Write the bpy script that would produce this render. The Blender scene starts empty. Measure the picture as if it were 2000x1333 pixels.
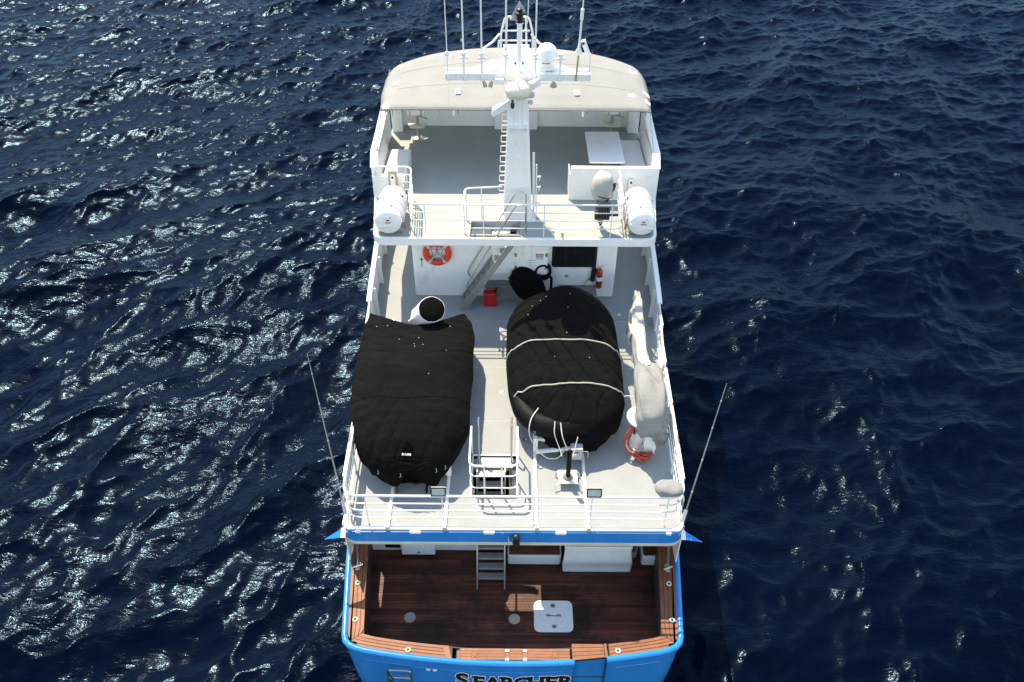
import bpy, bmesh, math, random
import numpy as np
from mathutils import Vector, Matrix, noise
R = math.radians
random.seed(7)
scene = bpy.context.scene
COL = scene.collection

# ------------------------------------------------------------------ camera, sky, sun, exposure
cam_data = bpy.data.cameras.new('camera')
cam_data.lens = 28.0
cam_data.sensor_width = 36.0
cam_data.clip_start = 0.1
cam_data.clip_end = 20000
cam = bpy.data.objects.new('camera', cam_data)
COL.objects.link(cam)
cam.matrix_world = Matrix.Translation((-0.055, 0, 17.2)) @ Matrix.Rotation(R(50), 4, 'X') @ Matrix.Rotation(R(0.4), 4, 'Z')
scene.camera = cam

SUN_EL, SUN_AZ = R(56), R(-27)          # azimuth from +Y, negative = port side
to_sun = Vector((math.sin(SUN_AZ) * math.cos(SUN_EL), math.cos(SUN_AZ) * math.cos(SUN_EL), math.sin(SUN_EL)))
world = bpy.data.worlds.new('World')
scene.world = world
world.use_nodes = True
wn = world.node_tree.nodes
sky = wn.new('ShaderNodeTexSky')
sky.sky_type = 'NISHITA'
sky.sun_disc = False
sky.sun_elevation = SUN_EL
sky.sun_rotation = SUN_AZ
sky.air_density = 1.0
sky.dust_density = 0.3
sky.ozone_density = 2.0
world.node_tree.links.new(sky.outputs[0], wn['Background'].inputs[0])
wn['Background'].inputs[1].default_value = 0.15
sun_data = bpy.data.lights.new('sun', 'SUN')
sun_data.energy = 2.5
sun_data.angle = R(0.5)
sun_data.color = (1.0, 0.97, 0.92)
sun = bpy.data.objects.new('sun', sun_data)
COL.objects.link(sun)
sun.rotation_euler = to_sun.to_track_quat('Z', 'Y').to_euler()
scene.view_settings.view_transform = 'Standard'
scene.view_settings.look = 'None'
scene.view_settings.exposure = 1.6
scene.view_settings.gamma = 1.0
scene.view_settings.use_white_balance = True
scene.view_settings.white_balance_temperature = 8600
scene.view_settings.use_curve_mapping = False

# ------------------------------------------------------------------ materials
def mat(name, col, rough=0.5, metal=0.0, var=0.12, vscale=2.5, bump=0.0, bscale=60.0, dirt=None, rnd=0.0,
        spec=0.5, stretch=(1, 1, 1), ior=1.45):
    m = bpy.data.materials.new(name)
    m.use_nodes = True
    nt = m.node_tree
    N, L = nt.nodes, nt.links
    b = N['Principled BSDF']
    b.inputs['Roughness'].default_value = rough
    b.inputs['Metallic'].default_value = metal
    b.inputs['Specular IOR Level'].default_value = spec
    b.inputs['IOR'].default_value = ior
    g = N.new('ShaderNodeNewGeometry')
    mp = N.new('ShaderNodeMapping')
    mp.inputs['Scale'].default_value = stretch
    L.new(g.outputs['Position'], mp.inputs[0])
    n1 = N.new('ShaderNodeTexNoise')
    n1.inputs['Scale'].default_value = vscale
    n1.inputs['Detail'].default_value = 7
    n1.inputs['Roughness'].default_value = 0.65
    L.new(mp.outputs[0], n1.inputs[0])
    mr = N.new('ShaderNodeMapRange')
    mr.inputs[1].default_value = 0.3
    mr.inputs[2].default_value = 0.7
    mr.inputs[3].default_value = 1 - var
    mr.inputs[4].default_value = 1 + var * 0.6
    L.new(n1.outputs[0], mr.inputs[0])
    fac = mr.outputs[0]
    if rnd:
        oi = N.new('ShaderNodeObjectInfo')
        r2 = N.new('ShaderNodeMapRange')
        r2.inputs[3].default_value = 1 - rnd
        r2.inputs[4].default_value = 1 + rnd
        L.new(oi.outputs['Random'], r2.inputs[0])
        mm = N.new('ShaderNodeMath')
        mm.operation = 'MULTIPLY'
        L.new(fac, mm.inputs[0])
        L.new(r2.outputs[0], mm.inputs[1])
        fac = mm.outputs[0]
    vm = N.new('ShaderNodeVectorMath')
    vm.operation = 'SCALE'
    vm.inputs[0].default_value = col
    L.new(fac, vm.inputs['Scale'])
    out = vm.outputs[0]
    for d in (dirt or []):
        dcol, sc, lo, hi, amt = d
        n2 = N.new('ShaderNodeTexNoise')
        n2.inputs['Scale'].default_value = sc
        n2.inputs['Detail'].default_value = 9
        n2.inputs['Roughness'].default_value = 0.7
        L.new(g.outputs['Position'], n2.inputs[0])
        m2 = N.new('ShaderNodeMapRange')
        m2.inputs[1].default_value = lo
        m2.inputs[2].default_value = hi
        m2.inputs[4].default_value = amt
        L.new(n2.outputs[0], m2.inputs[0])
        mx = N.new('ShaderNodeMix')
        mx.data_type = 'RGBA'
        L.new(m2.outputs[0], mx.inputs[0])
        L.new(out, mx.inputs[6])
        mx.inputs[7].default_value = (*dcol, 1)
        out = mx.outputs[2]
    L.new(out, b.inputs['Base Color'])
    if bump:
        n3 = N.new('ShaderNodeTexNoise')
        n3.inputs['Scale'].default_value = bscale
        n3.inputs['Detail'].default_value = 5
        L.new(mp.outputs[0], n3.inputs[0])
        bp = N.new('ShaderNodeBump')
        bp.inputs['Strength'].default_value = bump
        bp.inputs['Distance'].default_value = 0.02
        L.new(n3.outputs[0], bp.inputs['Height'])
        L.new(bp.outputs[0], b.inputs['Normal'])
    return m

M = {}
M['white'] = mat('white_paint', (0.84, 0.84, 0.82), 0.32, var=0.05, vscale=1.5, bump=0.05, bscale=6,
                 dirt=[((0.42, 0.36, 0.26), 2.6, 0.58, 0.78, 0.5)])
M['rail'] = mat('rail_paint', (0.78, 0.77, 0.74), 0.3, var=0.06, dirt=[((0.40, 0.24, 0.10), 7.0, 0.68, 0.80, 0.5)])
M['deck'] = mat('deck_paint', (0.275, 0.298, 0.302), 0.62, var=0.10, vscale=1.1, bump=0.25, bscale=120,
                dirt=[((0.29, 0.285, 0.255), 0.9, 0.55, 0.75, 0.5), ((0.17, 0.16, 0.14), 4.0, 0.62, 0.76, 0.45),
                      ((0.22, 0.09, 0.04), 2.3, 0.71, 0.78, 0.6)])
M['flydeck'] = mat('fly_deck_paint', (0.31, 0.345, 0.33), 0.62, var=0.10, vscale=1.3, bump=0.25, bscale=120,
                   dirt=[((0.32, 0.31, 0.28), 0.8, 0.56, 0.75, 0.4), ((0.22, 0.22, 0.20), 5.0, 0.66, 0.78, 0.3)])
M['blue'] = mat('blue_hull_paint', (0.0, 0.215, 0.57), 0.22, spec=0.35, var=0.14, vscale=1.6, bump=0.06, bscale=4, stretch=(1, 1, 0.4), dirt=[((0.06, 0.20, 0.38), 3.0, 0.60, 0.78, 0.4)])
M['rub'] = mat('cream_rub_rail', (0.62, 0.56, 0.44), 0.5, var=0.12, dirt=[((0.28, 0.15, 0.07), 5.0, 0.60, 0.75, 0.7)])
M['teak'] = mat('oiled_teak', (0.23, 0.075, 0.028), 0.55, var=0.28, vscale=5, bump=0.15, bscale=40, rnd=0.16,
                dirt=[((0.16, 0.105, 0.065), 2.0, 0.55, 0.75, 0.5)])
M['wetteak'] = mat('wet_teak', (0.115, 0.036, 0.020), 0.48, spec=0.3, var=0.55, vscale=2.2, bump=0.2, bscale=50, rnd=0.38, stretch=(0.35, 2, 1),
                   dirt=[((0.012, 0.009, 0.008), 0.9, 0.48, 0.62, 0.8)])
M['caulk'] = mat('black_caulk', (0.012, 0.011, 0.010), 0.6)
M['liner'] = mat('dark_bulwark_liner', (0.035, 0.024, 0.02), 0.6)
M['black'] = mat('black_cover_fabric', (0.0030, 0.0034, 0.0033), 0.95, var=0.25, vscale=3, bump=0.5, bscale=9, spec=0.12,
                 dirt=[((0.010, 0.011, 0.0105), 1.4, 0.55, 0.8, 0.6)])
M['rubber'] = mat('black_rubber', (0.0035, 0.0036, 0.0038), 0.6, spec=0.18, var=0.2, bump=0.05, bscale=20)
M['mesh_black'] = mat('black_net', (0.002, 0.002, 0.002), 0.95, spec=0.05)
M['canvas'] = mat('beige_canvas_top', (0.285, 0.288, 0.275), 0.75, var=0.10, vscale=0.8, bump=0.2, bscale=4,
                  dirt=[((0.22, 0.21, 0.185), 1.3, 0.55, 0.75, 0.45)])
def translucent(m, amt):
    nt = m.node_tree
    b = nt.nodes['Principled BSDF']
    t = nt.nodes.new('ShaderNodeBsdfTranslucent')
    x = nt.nodes.new('ShaderNodeMixShader')
    x.inputs[0].default_value = amt
    t.inputs[0].default_value = (0.75, 0.72, 0.65, 1)
    nt.links.new(b.outputs[0], x.inputs[1])
    nt.links.new(t.outputs[0], x.inputs[2])
    nt.links.new(x.outputs[0], nt.nodes['Material Output'].inputs[0])
translucent(M['canvas'], 0.12)
M['greycanvas'] = mat('grey_canvas', (0.25, 0.25, 0.245), 0.85, var=0.3, vscale=3, bump=0.5, bscale=9,
                      dirt=[((0.16, 0.145, 0.125), 3.0, 0.55, 0.75, 0.6)])
M['lightcanvas'] = mat('pale_canvas', (0.42, 0.41, 0.375), 0.85, var=0.2, vscale=3, bump=0.4, bscale=9,
                       dirt=[((0.15, 0.115, 0.075), 3.0, 0.60, 0.72, 0.6)])
M['silver'] = mat('silvery_fabric', (0.66, 0.64, 0.66), 0.45, var=0.12, bump=0.5, bscale=7)
M['steel'] = mat('stainless_steel', (0.55, 0.53, 0.50), 0.3, metal=0.9, var=0.15)
M['darksteel'] = mat('dull_steel', (0.22, 0.22, 0.22), 0.45, metal=0.6, var=0.2)
M['alu'] = mat('aluminium', (0.36, 0.355, 0.34), 0.45, metal=0.55, var=0.12, bump=0.1)
M['glass'] = mat('dark_glass', (0.008, 0.009, 0.010), 0.08, var=0.05)
M['lens'] = mat('lamp_glass', (0.34, 0.38, 0.38), 0.1, var=0.25, vscale=14)
M['blackpl'] = mat('black_plastic', (0.013, 0.013, 0.013), 0.4)
M['red'] = mat('red_plastic', (0.50, 0.015, 0.015), 0.4, var=0.1)
M['redp'] = mat('red_gloss_paint', (0.42, 0.02, 0.025), 0.25, var=0.1)
M['orange'] = mat('orange_red_foam', (0.72, 0.055, 0.02), 0.55, var=0.12)
M['hose'] = mat('orange_red_hose', (0.46, 0.055, 0.03), 0.4, var=0.2)
M['cushion'] = mat('white_vinyl', (0.76, 0.74, 0.71), 0.4, var=0.06)
M['rope'] = mat('white_rope', (0.72, 0.68, 0.58), 0.7, var=0.15, bump=0.4, bscale=150)
M['strap'] = mat('beige_webbing', (0.46, 0.43, 0.35), 0.8, var=0.15)
M['greybox'] = mat('weathered_grey_box', (0.20, 0.205, 0.20), 0.7, var=0.25, vscale=4,
                   dirt=[((0.36, 0.35, 0.32), 2.0, 0.55, 0.75, 0.6)])
M['cream'] = mat('cream_gelcoat', (0.74, 0.69, 0.54), 0.3, var=0.05)
M['grey'] = mat('grey_paint', (0.46, 0.47, 0.48), 0.4, var=0.08)
M['darkgrey'] = mat('dark_grey', (0.08, 0.085, 0.09), 0.5)
M['wood'] = mat('plywood_board', (0.55, 0.38, 0.20), 0.6, var=0.15)
M['dull'] = mat('dull_brass_plate', (0.42, 0.37, 0.25), 0.4, var=0.25, vscale=8)
M['ink'] = mat('black_print', (0.01, 0.01, 0.01), 0.5)
M['signwhite'] = mat('sign_white', (0.72, 0.76, 0.78), 0.4, var=0.03)
M['pinkprint'] = mat('faded_red_print', (0.62, 0.22, 0.26), 0.5)

# ------------------------------------------------------------------ mesh helpers
class MB:
    def __init__(s):
        s.v, s.f = [], []
    def add(s, v, f):
        k = len(s.v)
        s.v += [tuple(p) for p in v]
        s.f += [tuple(i + k for i in q) for q in f]
        return s
    def box(s, x0, x1, y0, y1, z0, z1):
        v = [(x0, y0, z0), (x1, y0, z0), (x1, y1, z0), (x0, y1, z0), (x0, y0, z1), (x1, y0, z1), (x1, y1, z1), (x0, y1, z1)]
        return s.add(v, [(0, 3, 2, 1), (4, 5, 6, 7), (0, 1, 5, 4), (1, 2, 6, 5), (2, 3, 7, 6), (3, 0, 4, 7)])
    def loft(s, rings, caps=True, closed=True):
        n = len(rings[0])
        v = [p for r in rings for p in r]
        f = []
        for i in range(len(rings) - 1):
            for j in range(n if closed else n - 1):
                a, b = i * n + j, i * n + (j + 1) % n
                f.append((a, b, b + n, a + n))
        if caps:
            f.append(tuple(reversed(range(n))))
            f.append(tuple(range((len(rings) - 1) * n, len(rings) * n)))
        return s.add(v, f)
    def prism(s, poly, z0, z1):          # poly (x,y), counter-clockwise
        return s.loft([[(x, y, z0) for x, y in poly], [(x, y, z1) for x, y in poly]])
    def slab(s, poly3, vec):             # 3D polygon pushed along vec
        vec = Vector(vec)
        return s.loft([[Vector(p) for p in poly3], [Vector(p) + vec for p in poly3]])
    def tube(s, pts, r, n=8, closed=False, caps=True):
        pts = [Vector(p) for p in pts]
        m = len(pts)
        rad = r if isinstance(r, (list, tuple)) else [r] * m
        tang = []
        for i in range(m):
            if closed:
                t = pts[(i + 1) % m] - pts[i - 1]
            else:
                t = pts[min(i + 1, m - 1)] - pts[max(i - 1, 0)]
            tang.append(t.normalized())
        up = Vector((0, 0, 1)) if abs(tang[0].z) < 0.9 else Vector((1, 0, 0))
        nx = tang[0].cross(up).normalized()
        rings = []
        for i in range(m):
            nx = (nx - tang[i] * nx.dot(tang[i])).normalized()
            ny = tang[i].cross(nx)
            rings.append([pts[i] + (nx * math.cos(2 * math.pi * k / n) + ny * math.sin(2 * math.pi * k / n)) * rad[i] for k in range(n)])
        if closed:
            rings.append(rings[0])
            caps = False
        return s.loft(rings, caps)
    def lathe(s, prof, c, axis=(0, 0, 1), n=24, caps=True):
        q = Vector((0, 0, 1)).rotation_difference(Vector(axis).normalized())
        c = Vector(c)
        rings = [[c + q @ Vector((max(r, 1e-4) * math.cos(2 * math.pi * k / n), max(r, 1e-4) * math.sin(2 * math.pi * k / n), h))
                  for k in range(n)] for r, h in prof]
        return s.loft(rings, caps)
    def grid(s, fn, nu, nv):
        v = [fn(i / (nu - 1), j / (nv - 1)) for j in range(nv) for i in range(nu)]
        f = [(j * nu + i, j * nu + i + 1, (j + 1) * nu + i + 1, (j + 1) * nu + i) for j in range(nv - 1) for i in range(nu - 1)]
        return s.add(v, f)
    def xf(s, m):
        s.v = [tuple(m @ Vector(p)) for p in s.v]
        return s

def fillet(pts, r, n=5, closed=False):
    pts = [Vector(p) for p in pts]
    out = []
    m = len(pts)
    for i, p in enumerate(pts):
        if not closed and i in (0, m - 1):
            out.append(p)
            continue
        a, b = pts[i - 1] - p, pts[(i + 1) % m] - p
        d = min(r, a.length * 0.45, b.length * 0.45)
        A, B = p + a.normalized() * d, p + b.normalized() * d
        for k in range(n + 1):
            t = k / n
            out.append(A * (1 - t) ** 2 + p * 2 * t * (1 - t) + B * t * t)
    return out

def rrect(x0, x1, y0, y1, r, n=5):
    return [(p.x, p.y) for p in fillet([(x0, y0, 0), (x1, y0, 0), (x1, y1, 0), (x0, y1, 0)], r, n, True)]

WORG = {}
def link(o, parent, org):
    COL.objects.link(o)
    WORG[o.name] = org
    if parent:
        o.parent = parent
        o.location = org - WORG[parent.name]
    else:
        o.location = org
    return o
def tag(o, label=None, cat=None, group=None, kind=None):
    for k, v in (('label', label), ('category', cat), ('group', group), ('kind', kind)):
        if v:
            o[k] = v
    return o
def ob(name, mb, m, parent=None, bev=0.0, smooth=40, solid=0.0, segs=2):
    P = np.array(mb.v, dtype=float)
    lo, hi = P.min(0), P.max(0)
    org = Vector(((lo[0] + hi[0]) / 2, (lo[1] + hi[1]) / 2, lo[2]))
    me = bpy.data.meshes.new(name)
    me.from_pydata([(p[0] - org.x, p[1] - org.y, p[2] - org.z) for p in mb.v], [], mb.f)
    me.validate()
    b = bmesh.new()
    b.from_mesh(me)
    bmesh.ops.recalc_face_normals(b, faces=b.faces)
    b.to_mesh(me)
    b.free()
    me.materials.append(M[m])
    me.shade_smooth()
    me.set_sharp_from_angle(angle=R(smooth))
    o = bpy.data.objects.new(name, me)
    link(o, parent, org)
    if solid:
        md = o.modifiers.new('thickness', 'SOLIDIFY')
        md.thickness = solid
        md.offset = -1
    if bev:
        md = o.modifiers.new('bevel', 'BEVEL')
        md.width = bev
        md.segments = segs
        md.limit_method = 'ANGLE'
        md.angle_limit = R(40)
    return o
def empty(name, loc, label, cat, group=None):
    o = bpy.data.objects.new(name, None)
    o.empty_display_size = 0.3
    link(o, None, Vector(loc))
    return tag(o, label, cat, group)
def lerp_tab(tab, y):
    return float(np.interp(y, [a for a, _ in tab], [b for _, b in tab]))
def text_mesh(ch, size, offset, extrude=0.004):
    cu = bpy.data.curves.new('glyph', 'FONT')
    cu.body = ch
    cu.size = size
    cu.offset = offset
    cu.extrude = extrude
    cu.align_x = 'CENTER'
    cu.resolution_u = 4
    o = bpy.data.objects.new('glyph', cu)
    COL.objects.link(o)
    dg = bpy.context.evaluated_depsgraph_get()
    me = bpy.data.meshes.new_from_object(o.evaluated_get(dg))
    mb = MB()
    mb.add([tuple(v.co) for v in me.vertices], [tuple(p.vertices) for p in me.polygons])
    bpy.data.objects.remove(o)
    bpy.data.curves.remove(cu)
    bpy.data.meshes.remove(me)
    return mb

ZC, CAP, ZB, ZF, HT = 1.25, 2.0, 3.65, 6.05, 8.05

# ------------------------------------------------------------------ sea
def build_sea():
    N, Lt = 1024, 92.0
    rng = np.random.default_rng(11)
    k1 = 2 * np.pi * np.fft.fftfreq(N, d=Lt / N)
    KX, KY = np.meshgrid(k1, k1)
    K = np.hypot(KX, KY)
    K[0, 0] = 1
    def spec(wd, V, spread, small):
        lw = V * V / 9.81
        c = (KX * wd[0] + KY * wd[1]) / K
        d = np.abs(c) ** spread
        d = np.where(c < 0, d * 0.25, d)
        return np.exp(-1 / (K * lw) ** 2) / K ** 4 * d * np.exp(-(K * small) ** 2)
    def unit(a):
        return (math.cos(R(a)), math.sin(R(a)))
    fields = []
    for wd, V, spread, small, hs in ((unit(-65), 5.0, 2.0, 0.25, 0.125), (unit(-28), 3.6, 4.0, 0.03, 0.095), (unit(-85), 2.4, 3, 0.03, 0.042), (unit(-40), 1.2, 2.0, 0.015, 0.016)):
        amp = np.sqrt(spec(wd, V, spread, small))
        H = (rng.normal(size=(N, N)) + 1j * rng.normal(size=(N, N))) * amp
        H[0, 0] = 0
        s = hs / np.fft.ifft2(H).real.std()
        fields.append(H * s)
    H = sum(fields)
    h = np.fft.ifft2(H).real
    dx = np.fft.ifft2(-1j * KX / K * H).real
    dy = np.fft.ifft2(-1j * KY / K * H).real
    def axis(lo, hi, st, far, g=1.35):
        a = list(np.arange(lo, hi + 1e-6, st))
        d, p = st, a[-1]
        while p < far:
            d *= g
            p += d
            a.append(p)
        d, p, pre = st, a[0], []
        while p > -far:
            d *= g
            p -= d
            pre.append(p)
        return np.array(pre[::-1] + a)
    ax = axis(-40, 40, 0.095, 6000)
    ay = axis(5, 64, 0.095, 6000)
    X, Y = np.meshgrid(ax, ay)
    fx = (X / Lt * N) % N
    fy = (Y / Lt * N) % N
    i0, j0 = np.floor(fx).astype(int) % N, np.floor(fy).astype(int) % N
    i1, j1 = (i0 + 1) % N, (j0 + 1) % N
    u, v = fx - np.floor(fx), fy - np.floor(fy)
    def samp(a):
        return (a[j0, i0] * (1 - u) + a[j0, i1] * u) * (1 - v) + (a[j1, i0] * (1 - u) + a[j1, i1] * u) * v
    fade = np.clip(1 - (np.hypot(X, Y - 30) - 55) / 60, 0, 1)
    Z = samp(h) * fade
    lam = -1.0
    X = X + lam * samp(dx) * fade
    Y = Y + lam * samp(dy) * fade
    nv, nu = X.shape
    co = np.stack([X, Y, Z], -1).reshape(-1, 3).astype(np.float32)
    idx = np.arange(nv * nu).reshape(nv, nu)
    q = np.stack([idx[:-1, :-1], idx[:-1, 1:], idx[1:, 1:], idx[1:, :-1]], -1).reshape(-1, 4).astype(np.int32)
    me = bpy.data.meshes.new('sea')
    me.vertices.add(len(co))
    me.vertices.foreach_set('co', co.ravel())
    me.loops.add(q.size)
    me.loops.foreach_set('vertex_index', q.ravel())
    me.polygons.add(len(q))
    me.polygons.foreach_set('loop_start', np.arange(0, q.size, 4, dtype=np.int32))
    me.update(calc_edges=True)
    me.shade_smooth()
    m = bpy.data.materials.new('sea_water')
    m.use_nodes = True
    nt = m.node_tree
    Nn, Ln = nt.nodes, nt.links
    Nn.remove(Nn['Principled BSDF'])
    body = Nn.new('ShaderNodeBsdfDiffuse')
    body.inputs[0].default_value = (0.0001, 0.0016, 0.0072, 1)
    gloss = Nn.new('ShaderNodeBsdfGlossy')
    gloss.inputs['Color'].default_value = (0.36, 0.68, 1.0, 1)
    gloss.inputs['Roughness'].default_value = 0.115
    soft = Nn.new('ShaderNodeBsdfGlossy')
    soft.inputs['Color'].default_value = (0.50, 0.74, 1.0, 1)
    soft.inputs['Roughness'].default_value = 0.26
    lobes = Nn.new('ShaderNodeMixShader')
    lobes.inputs[0].default_value = 0.40
    Ln.new(gloss.outputs[0], lobes.inputs[1])
    Ln.new(soft.outputs[0], lobes.inputs[2])
    fr = Nn.new('ShaderNodeFresnel')
    fr.inputs['IOR'].default_value = 1.333
    damp = Nn.new('ShaderNodeMath')
    damp.operation = 'MULTIPLY'
    damp.inputs[1].default_value = 0.26
    mixs = Nn.new('ShaderNodeMixShader')
    Ln.new(fr.outputs[0], damp.inputs[0])
    Ln.new(damp.outputs[0], mixs.inputs[0])
    Ln.new(body.outputs[0], mixs.inputs[1])
    Ln.new(lobes.outputs[0], mixs.inputs[2])
    Ln.new(mixs.outputs[0], Nn['Material Output'].inputs[0])
    g = Nn.new('ShaderNodeNewGeometry')
    last = None
    gust = Nn.new('ShaderNodeTexNoise')
    gust.inputs['Scale'].default_value = 0.16
    gust.inputs['Detail'].default_value = 4
    gmap = Nn.new('ShaderNodeMapRange')
    gmap.inputs[1].default_value = 0.35
    gmap.inputs[2].default_value = 0.65
    gmap.inputs[3].default_value = 0.55
    gmap.inputs[4].default_value = 1.15
    Ln.new(g.outputs['Position'], gust.inputs[0])
    Ln.new(gust.outputs[0], gmap.inputs[0])
    for sc, dist, rot, st, det in ((1.7, 0.038, 35, (1, 2.4, 1), 3), (5.0, 0.014, -12, (1, 2.0, 1), 3), (13.0, 0.0034, 15, (1, 1.7, 1), 1)):
        mp = Nn.new('ShaderNodeMapping')
        mp.inputs['Rotation'].default_value = (0, 0, R(rot))
        mp.inputs['Scale'].default_value = st
        Ln.new(g.outputs['Position'], mp.inputs[0])
        n = Nn.new('ShaderNodeTexNoise')
        n.inputs['Scale'].default_value = sc
        n.inputs['Detail'].default_value = det
        n.inputs['Roughness'].default_value = 0.55
        n.inputs['Distortion'].default_value = 0.6
        Ln.new(mp.outputs[0], n.inputs[0])
        bp = Nn.new('ShaderNodeBump')
        Ln.new(gmap.outputs[0], bp.inputs['Strength'])
        bp.inputs['Distance'].default_value = dist
        Ln.new(n.outputs[0], bp.inputs['Height'])
        if last:
            Ln.new(last.outputs[0], bp.inputs['Normal'])
        last = bp
    for nd in (body, gloss, soft, fr):
        Ln.new(last.outputs[0], nd.inputs['Normal'])
    me.materials.append(m)
    o = bpy.data.objects.new('sea', me)
    link(o, None, Vector((0, 0, 0)))
    tag(o, 'dark blue wind-ruffled open sea with sun glints', 'sea', kind='structure')
build_sea()

# ------------------------------------------------------------------ the yacht
Y = empty('motor_yacht', (0, 20, 0), 'large white motor yacht with blue hull and teak aft cockpit, seen from astern', 'yacht')

HULL = [(8.5, 3.44), (10.9, 3.71), (14, 3.86), (20, 4.04), (24, 4.0), (27, 3.65), (30, 2.75), (32.5, 1.55), (34.2, 0.5), (34.8, 0.06)]
def hh(y):
    return lerp_tab(HULL, y)
def yt(x):
    return 8.05 + 0.03 * x * x
DOOR = (1.24, 1.90)
half = [(x, yt(x)) for x in (0.0, 0.4, 0.8, 1.24, 1.57, 1.90, 2.3, 2.7, 3.0)]
half += [(3.18, 8.37), (3.32, 8.43), (3.42, 8.53), (3.46, 8.66)]
half += [(hh(y), y) for y in (9.2, 9.8, 10.4, 11.0, 12, 13, 14, 16, 18, 20, 22, 24, 26, 27.5, 29, 30.5, 32, 33.2, 34.2, 34.8)]
outline = half + [(-x, y) for x, y in reversed(half[1:])]

def hull_ring(z):
    r = []
    for x, y in outline:
        k = np.interp(z, [-0.9, 0.2, 1.2, 2.0], [0.70, 0.965, 0.992, 1.0])
        kb = 1.0 if y < 24 else np.interp(z, [-0.9, 2.0], [np.interp(y, [24, 34.8], [1, 0.45]), 1.0])
        yy = y + (0.03 * (2.0 - z) if y < 8.9 else 0)
        if y > 24:
            yy = 24 + (y - 24) * np.interp(z, [-0.9, 2.0], [0.82, 1.0])
        r.append((x * k * kb, yy, z))
    return r
zs = [-0.9, 0.2, 0.75, 1.3, 1.97]
hull = MB()
rings = [hull_ring(z) for z in zs]
n = len(outline)
for r_ in rings:
    hull.v += r_
for i in range(len(zs) - 1):
    for j in range(n):
        j2 = (j + 1) % n
        xm = (outline[j][0] + outline[j2][0]) / 2
        if i >= 2 and DOOR[0] < xm < DOOR[1] and outline[j][1] < 9:
            continue
        hull.f.append((i * n + j, i * n + j2, (i + 1) * n + j2, (i + 1) * n + j))
hull_o = ob('hull', hull, 'blue', Y, smooth=50)
# topsides above the main deck, forward of the cockpit
topsides = MB()
side = [p for p in half if p[1] >= 11.0]
loop = [(x, y) for x, y in side] + [(-x, y) for x, y in reversed(side)]
topsides.loft([[(x, y, 1.97) for x, y in loop], [(x * 0.995, y, ZB - 0.12) for x, y in loop]], caps=False, closed=False)
ob('topsides', topsides, 'white', Y)
fore = [(x, y) for x, y in half if y >= 24] 
fl = fore + [(-x, y) for x, y in reversed(fore)]
ob('foredeck', MB().prism(fl, ZB - 0.1, ZB), 'deck', Y)
ob('bow_bulwark', MB().loft([[(x, y, ZB - 0.1) for x, y in fl], [(x * 1.02, y + 0.05, ZB + 0.65) for x, y in fl]], caps=False, closed=False), 'white', Y, solid=0.06)

# blue rounded rim along the cockpit edge
rim_pts = [(x, y) for x, y in half if y < 11.3]
for s in (1, -1):
    if s == 1:
        pts = [(x, y, CAP) for x, y in rim_pts if x >= 1.9]
        ob('rim_moulding', MB().tube(pts, 0.068, 10), 'blue', hull_o)
        ob('rim_moulding', MB().tube([(x, yt(x), CAP) for x in np.linspace(-1.9, 1.24, 12)], 0.068, 10), 'blue', hull_o)
    else:
        pts = [(-x, y, CAP) for x, y in rim_pts if x >= 1.9]
        ob('rim_moulding', MB().tube(pts, 0.068, 10), 'blue', hull_o)
# transom door, lower and set back
ob('transom_door', MB().box(1.245, 1.895, yt(1.57) + 0.10, yt(1.57) + 0.16, 0.76, 1.94), 'blue', hull_o, bev=0.008)
for x in (1.24, 1.90):
    ob('door_jamb', MB().box(x - 0.004, x + 0.004, yt(1.57) + 0.005, yt(1.57) + 0.2, 0.76, 1.95), 'caulk', hull_o)
ob('door_seam', MB().box(1.245, 1.895, yt(1.57) + 0.092, yt(1.57) + 0.10, 1.18, 1.20), 'caulk', hull_o)
# pressed mouldings on the transom
def moulding(x0, x1, z):
    top = [(x, yt(x) + 0.03 * (2 - z) - 0.006, z) for x in np.linspace(x0, x1, 14)]
    ob('moulding', MB().tube(fillet([(x0, yt(x0) + 0.02, z + 0.10)] + top + [(x1, yt(x1) + 0.02, z + 0.10)], 0.06), 0.018, 6), 'blue', hull_o)
moulding(-3.05, 1.02, 1.66)
moulding(2.1, 3.05, 1.66)
for x in (-1.72, -1.58):
    ob('deck_fill_plate', MB().lathe([(0.05, 0), (0.05, 0.012), (0.03, 0.016)], (x, yt(x) + 0.010, 1.60), (0, -1, 0.0), 12), 'signwhite', hull_o)
# boarding ladder on the transom
lad = fillet([(-2.56, 8.12, 0.55), (-2.56, 8.12, 1.60), (-2.08, 8.10, 1.60), (-2.08, 8.10, 0.55)], 0.08)
ladder_o = ob('transom_ladder', MB().tube(lad, 0.027, 8), 'steel', Y)
for z in (1.30, 0.98, 0.66):
    ob('rung', MB().tube([(-2.56, 8.12, z), (-2.08, 8.10, z)], 0.022, 8), 'steel', ladder_o)
ob('lashing', MB().tube(fillet([(-2.55, 8.10, 1.63), (-2.50, 8.06, 1.45), (-2.43, 8.06, 1.33), (-2.5, 8.06, 1.26), (-2.55, 8.07, 1.36)], 0.05), 0.012, 6), 'blackpl', ladder_o)

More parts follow.
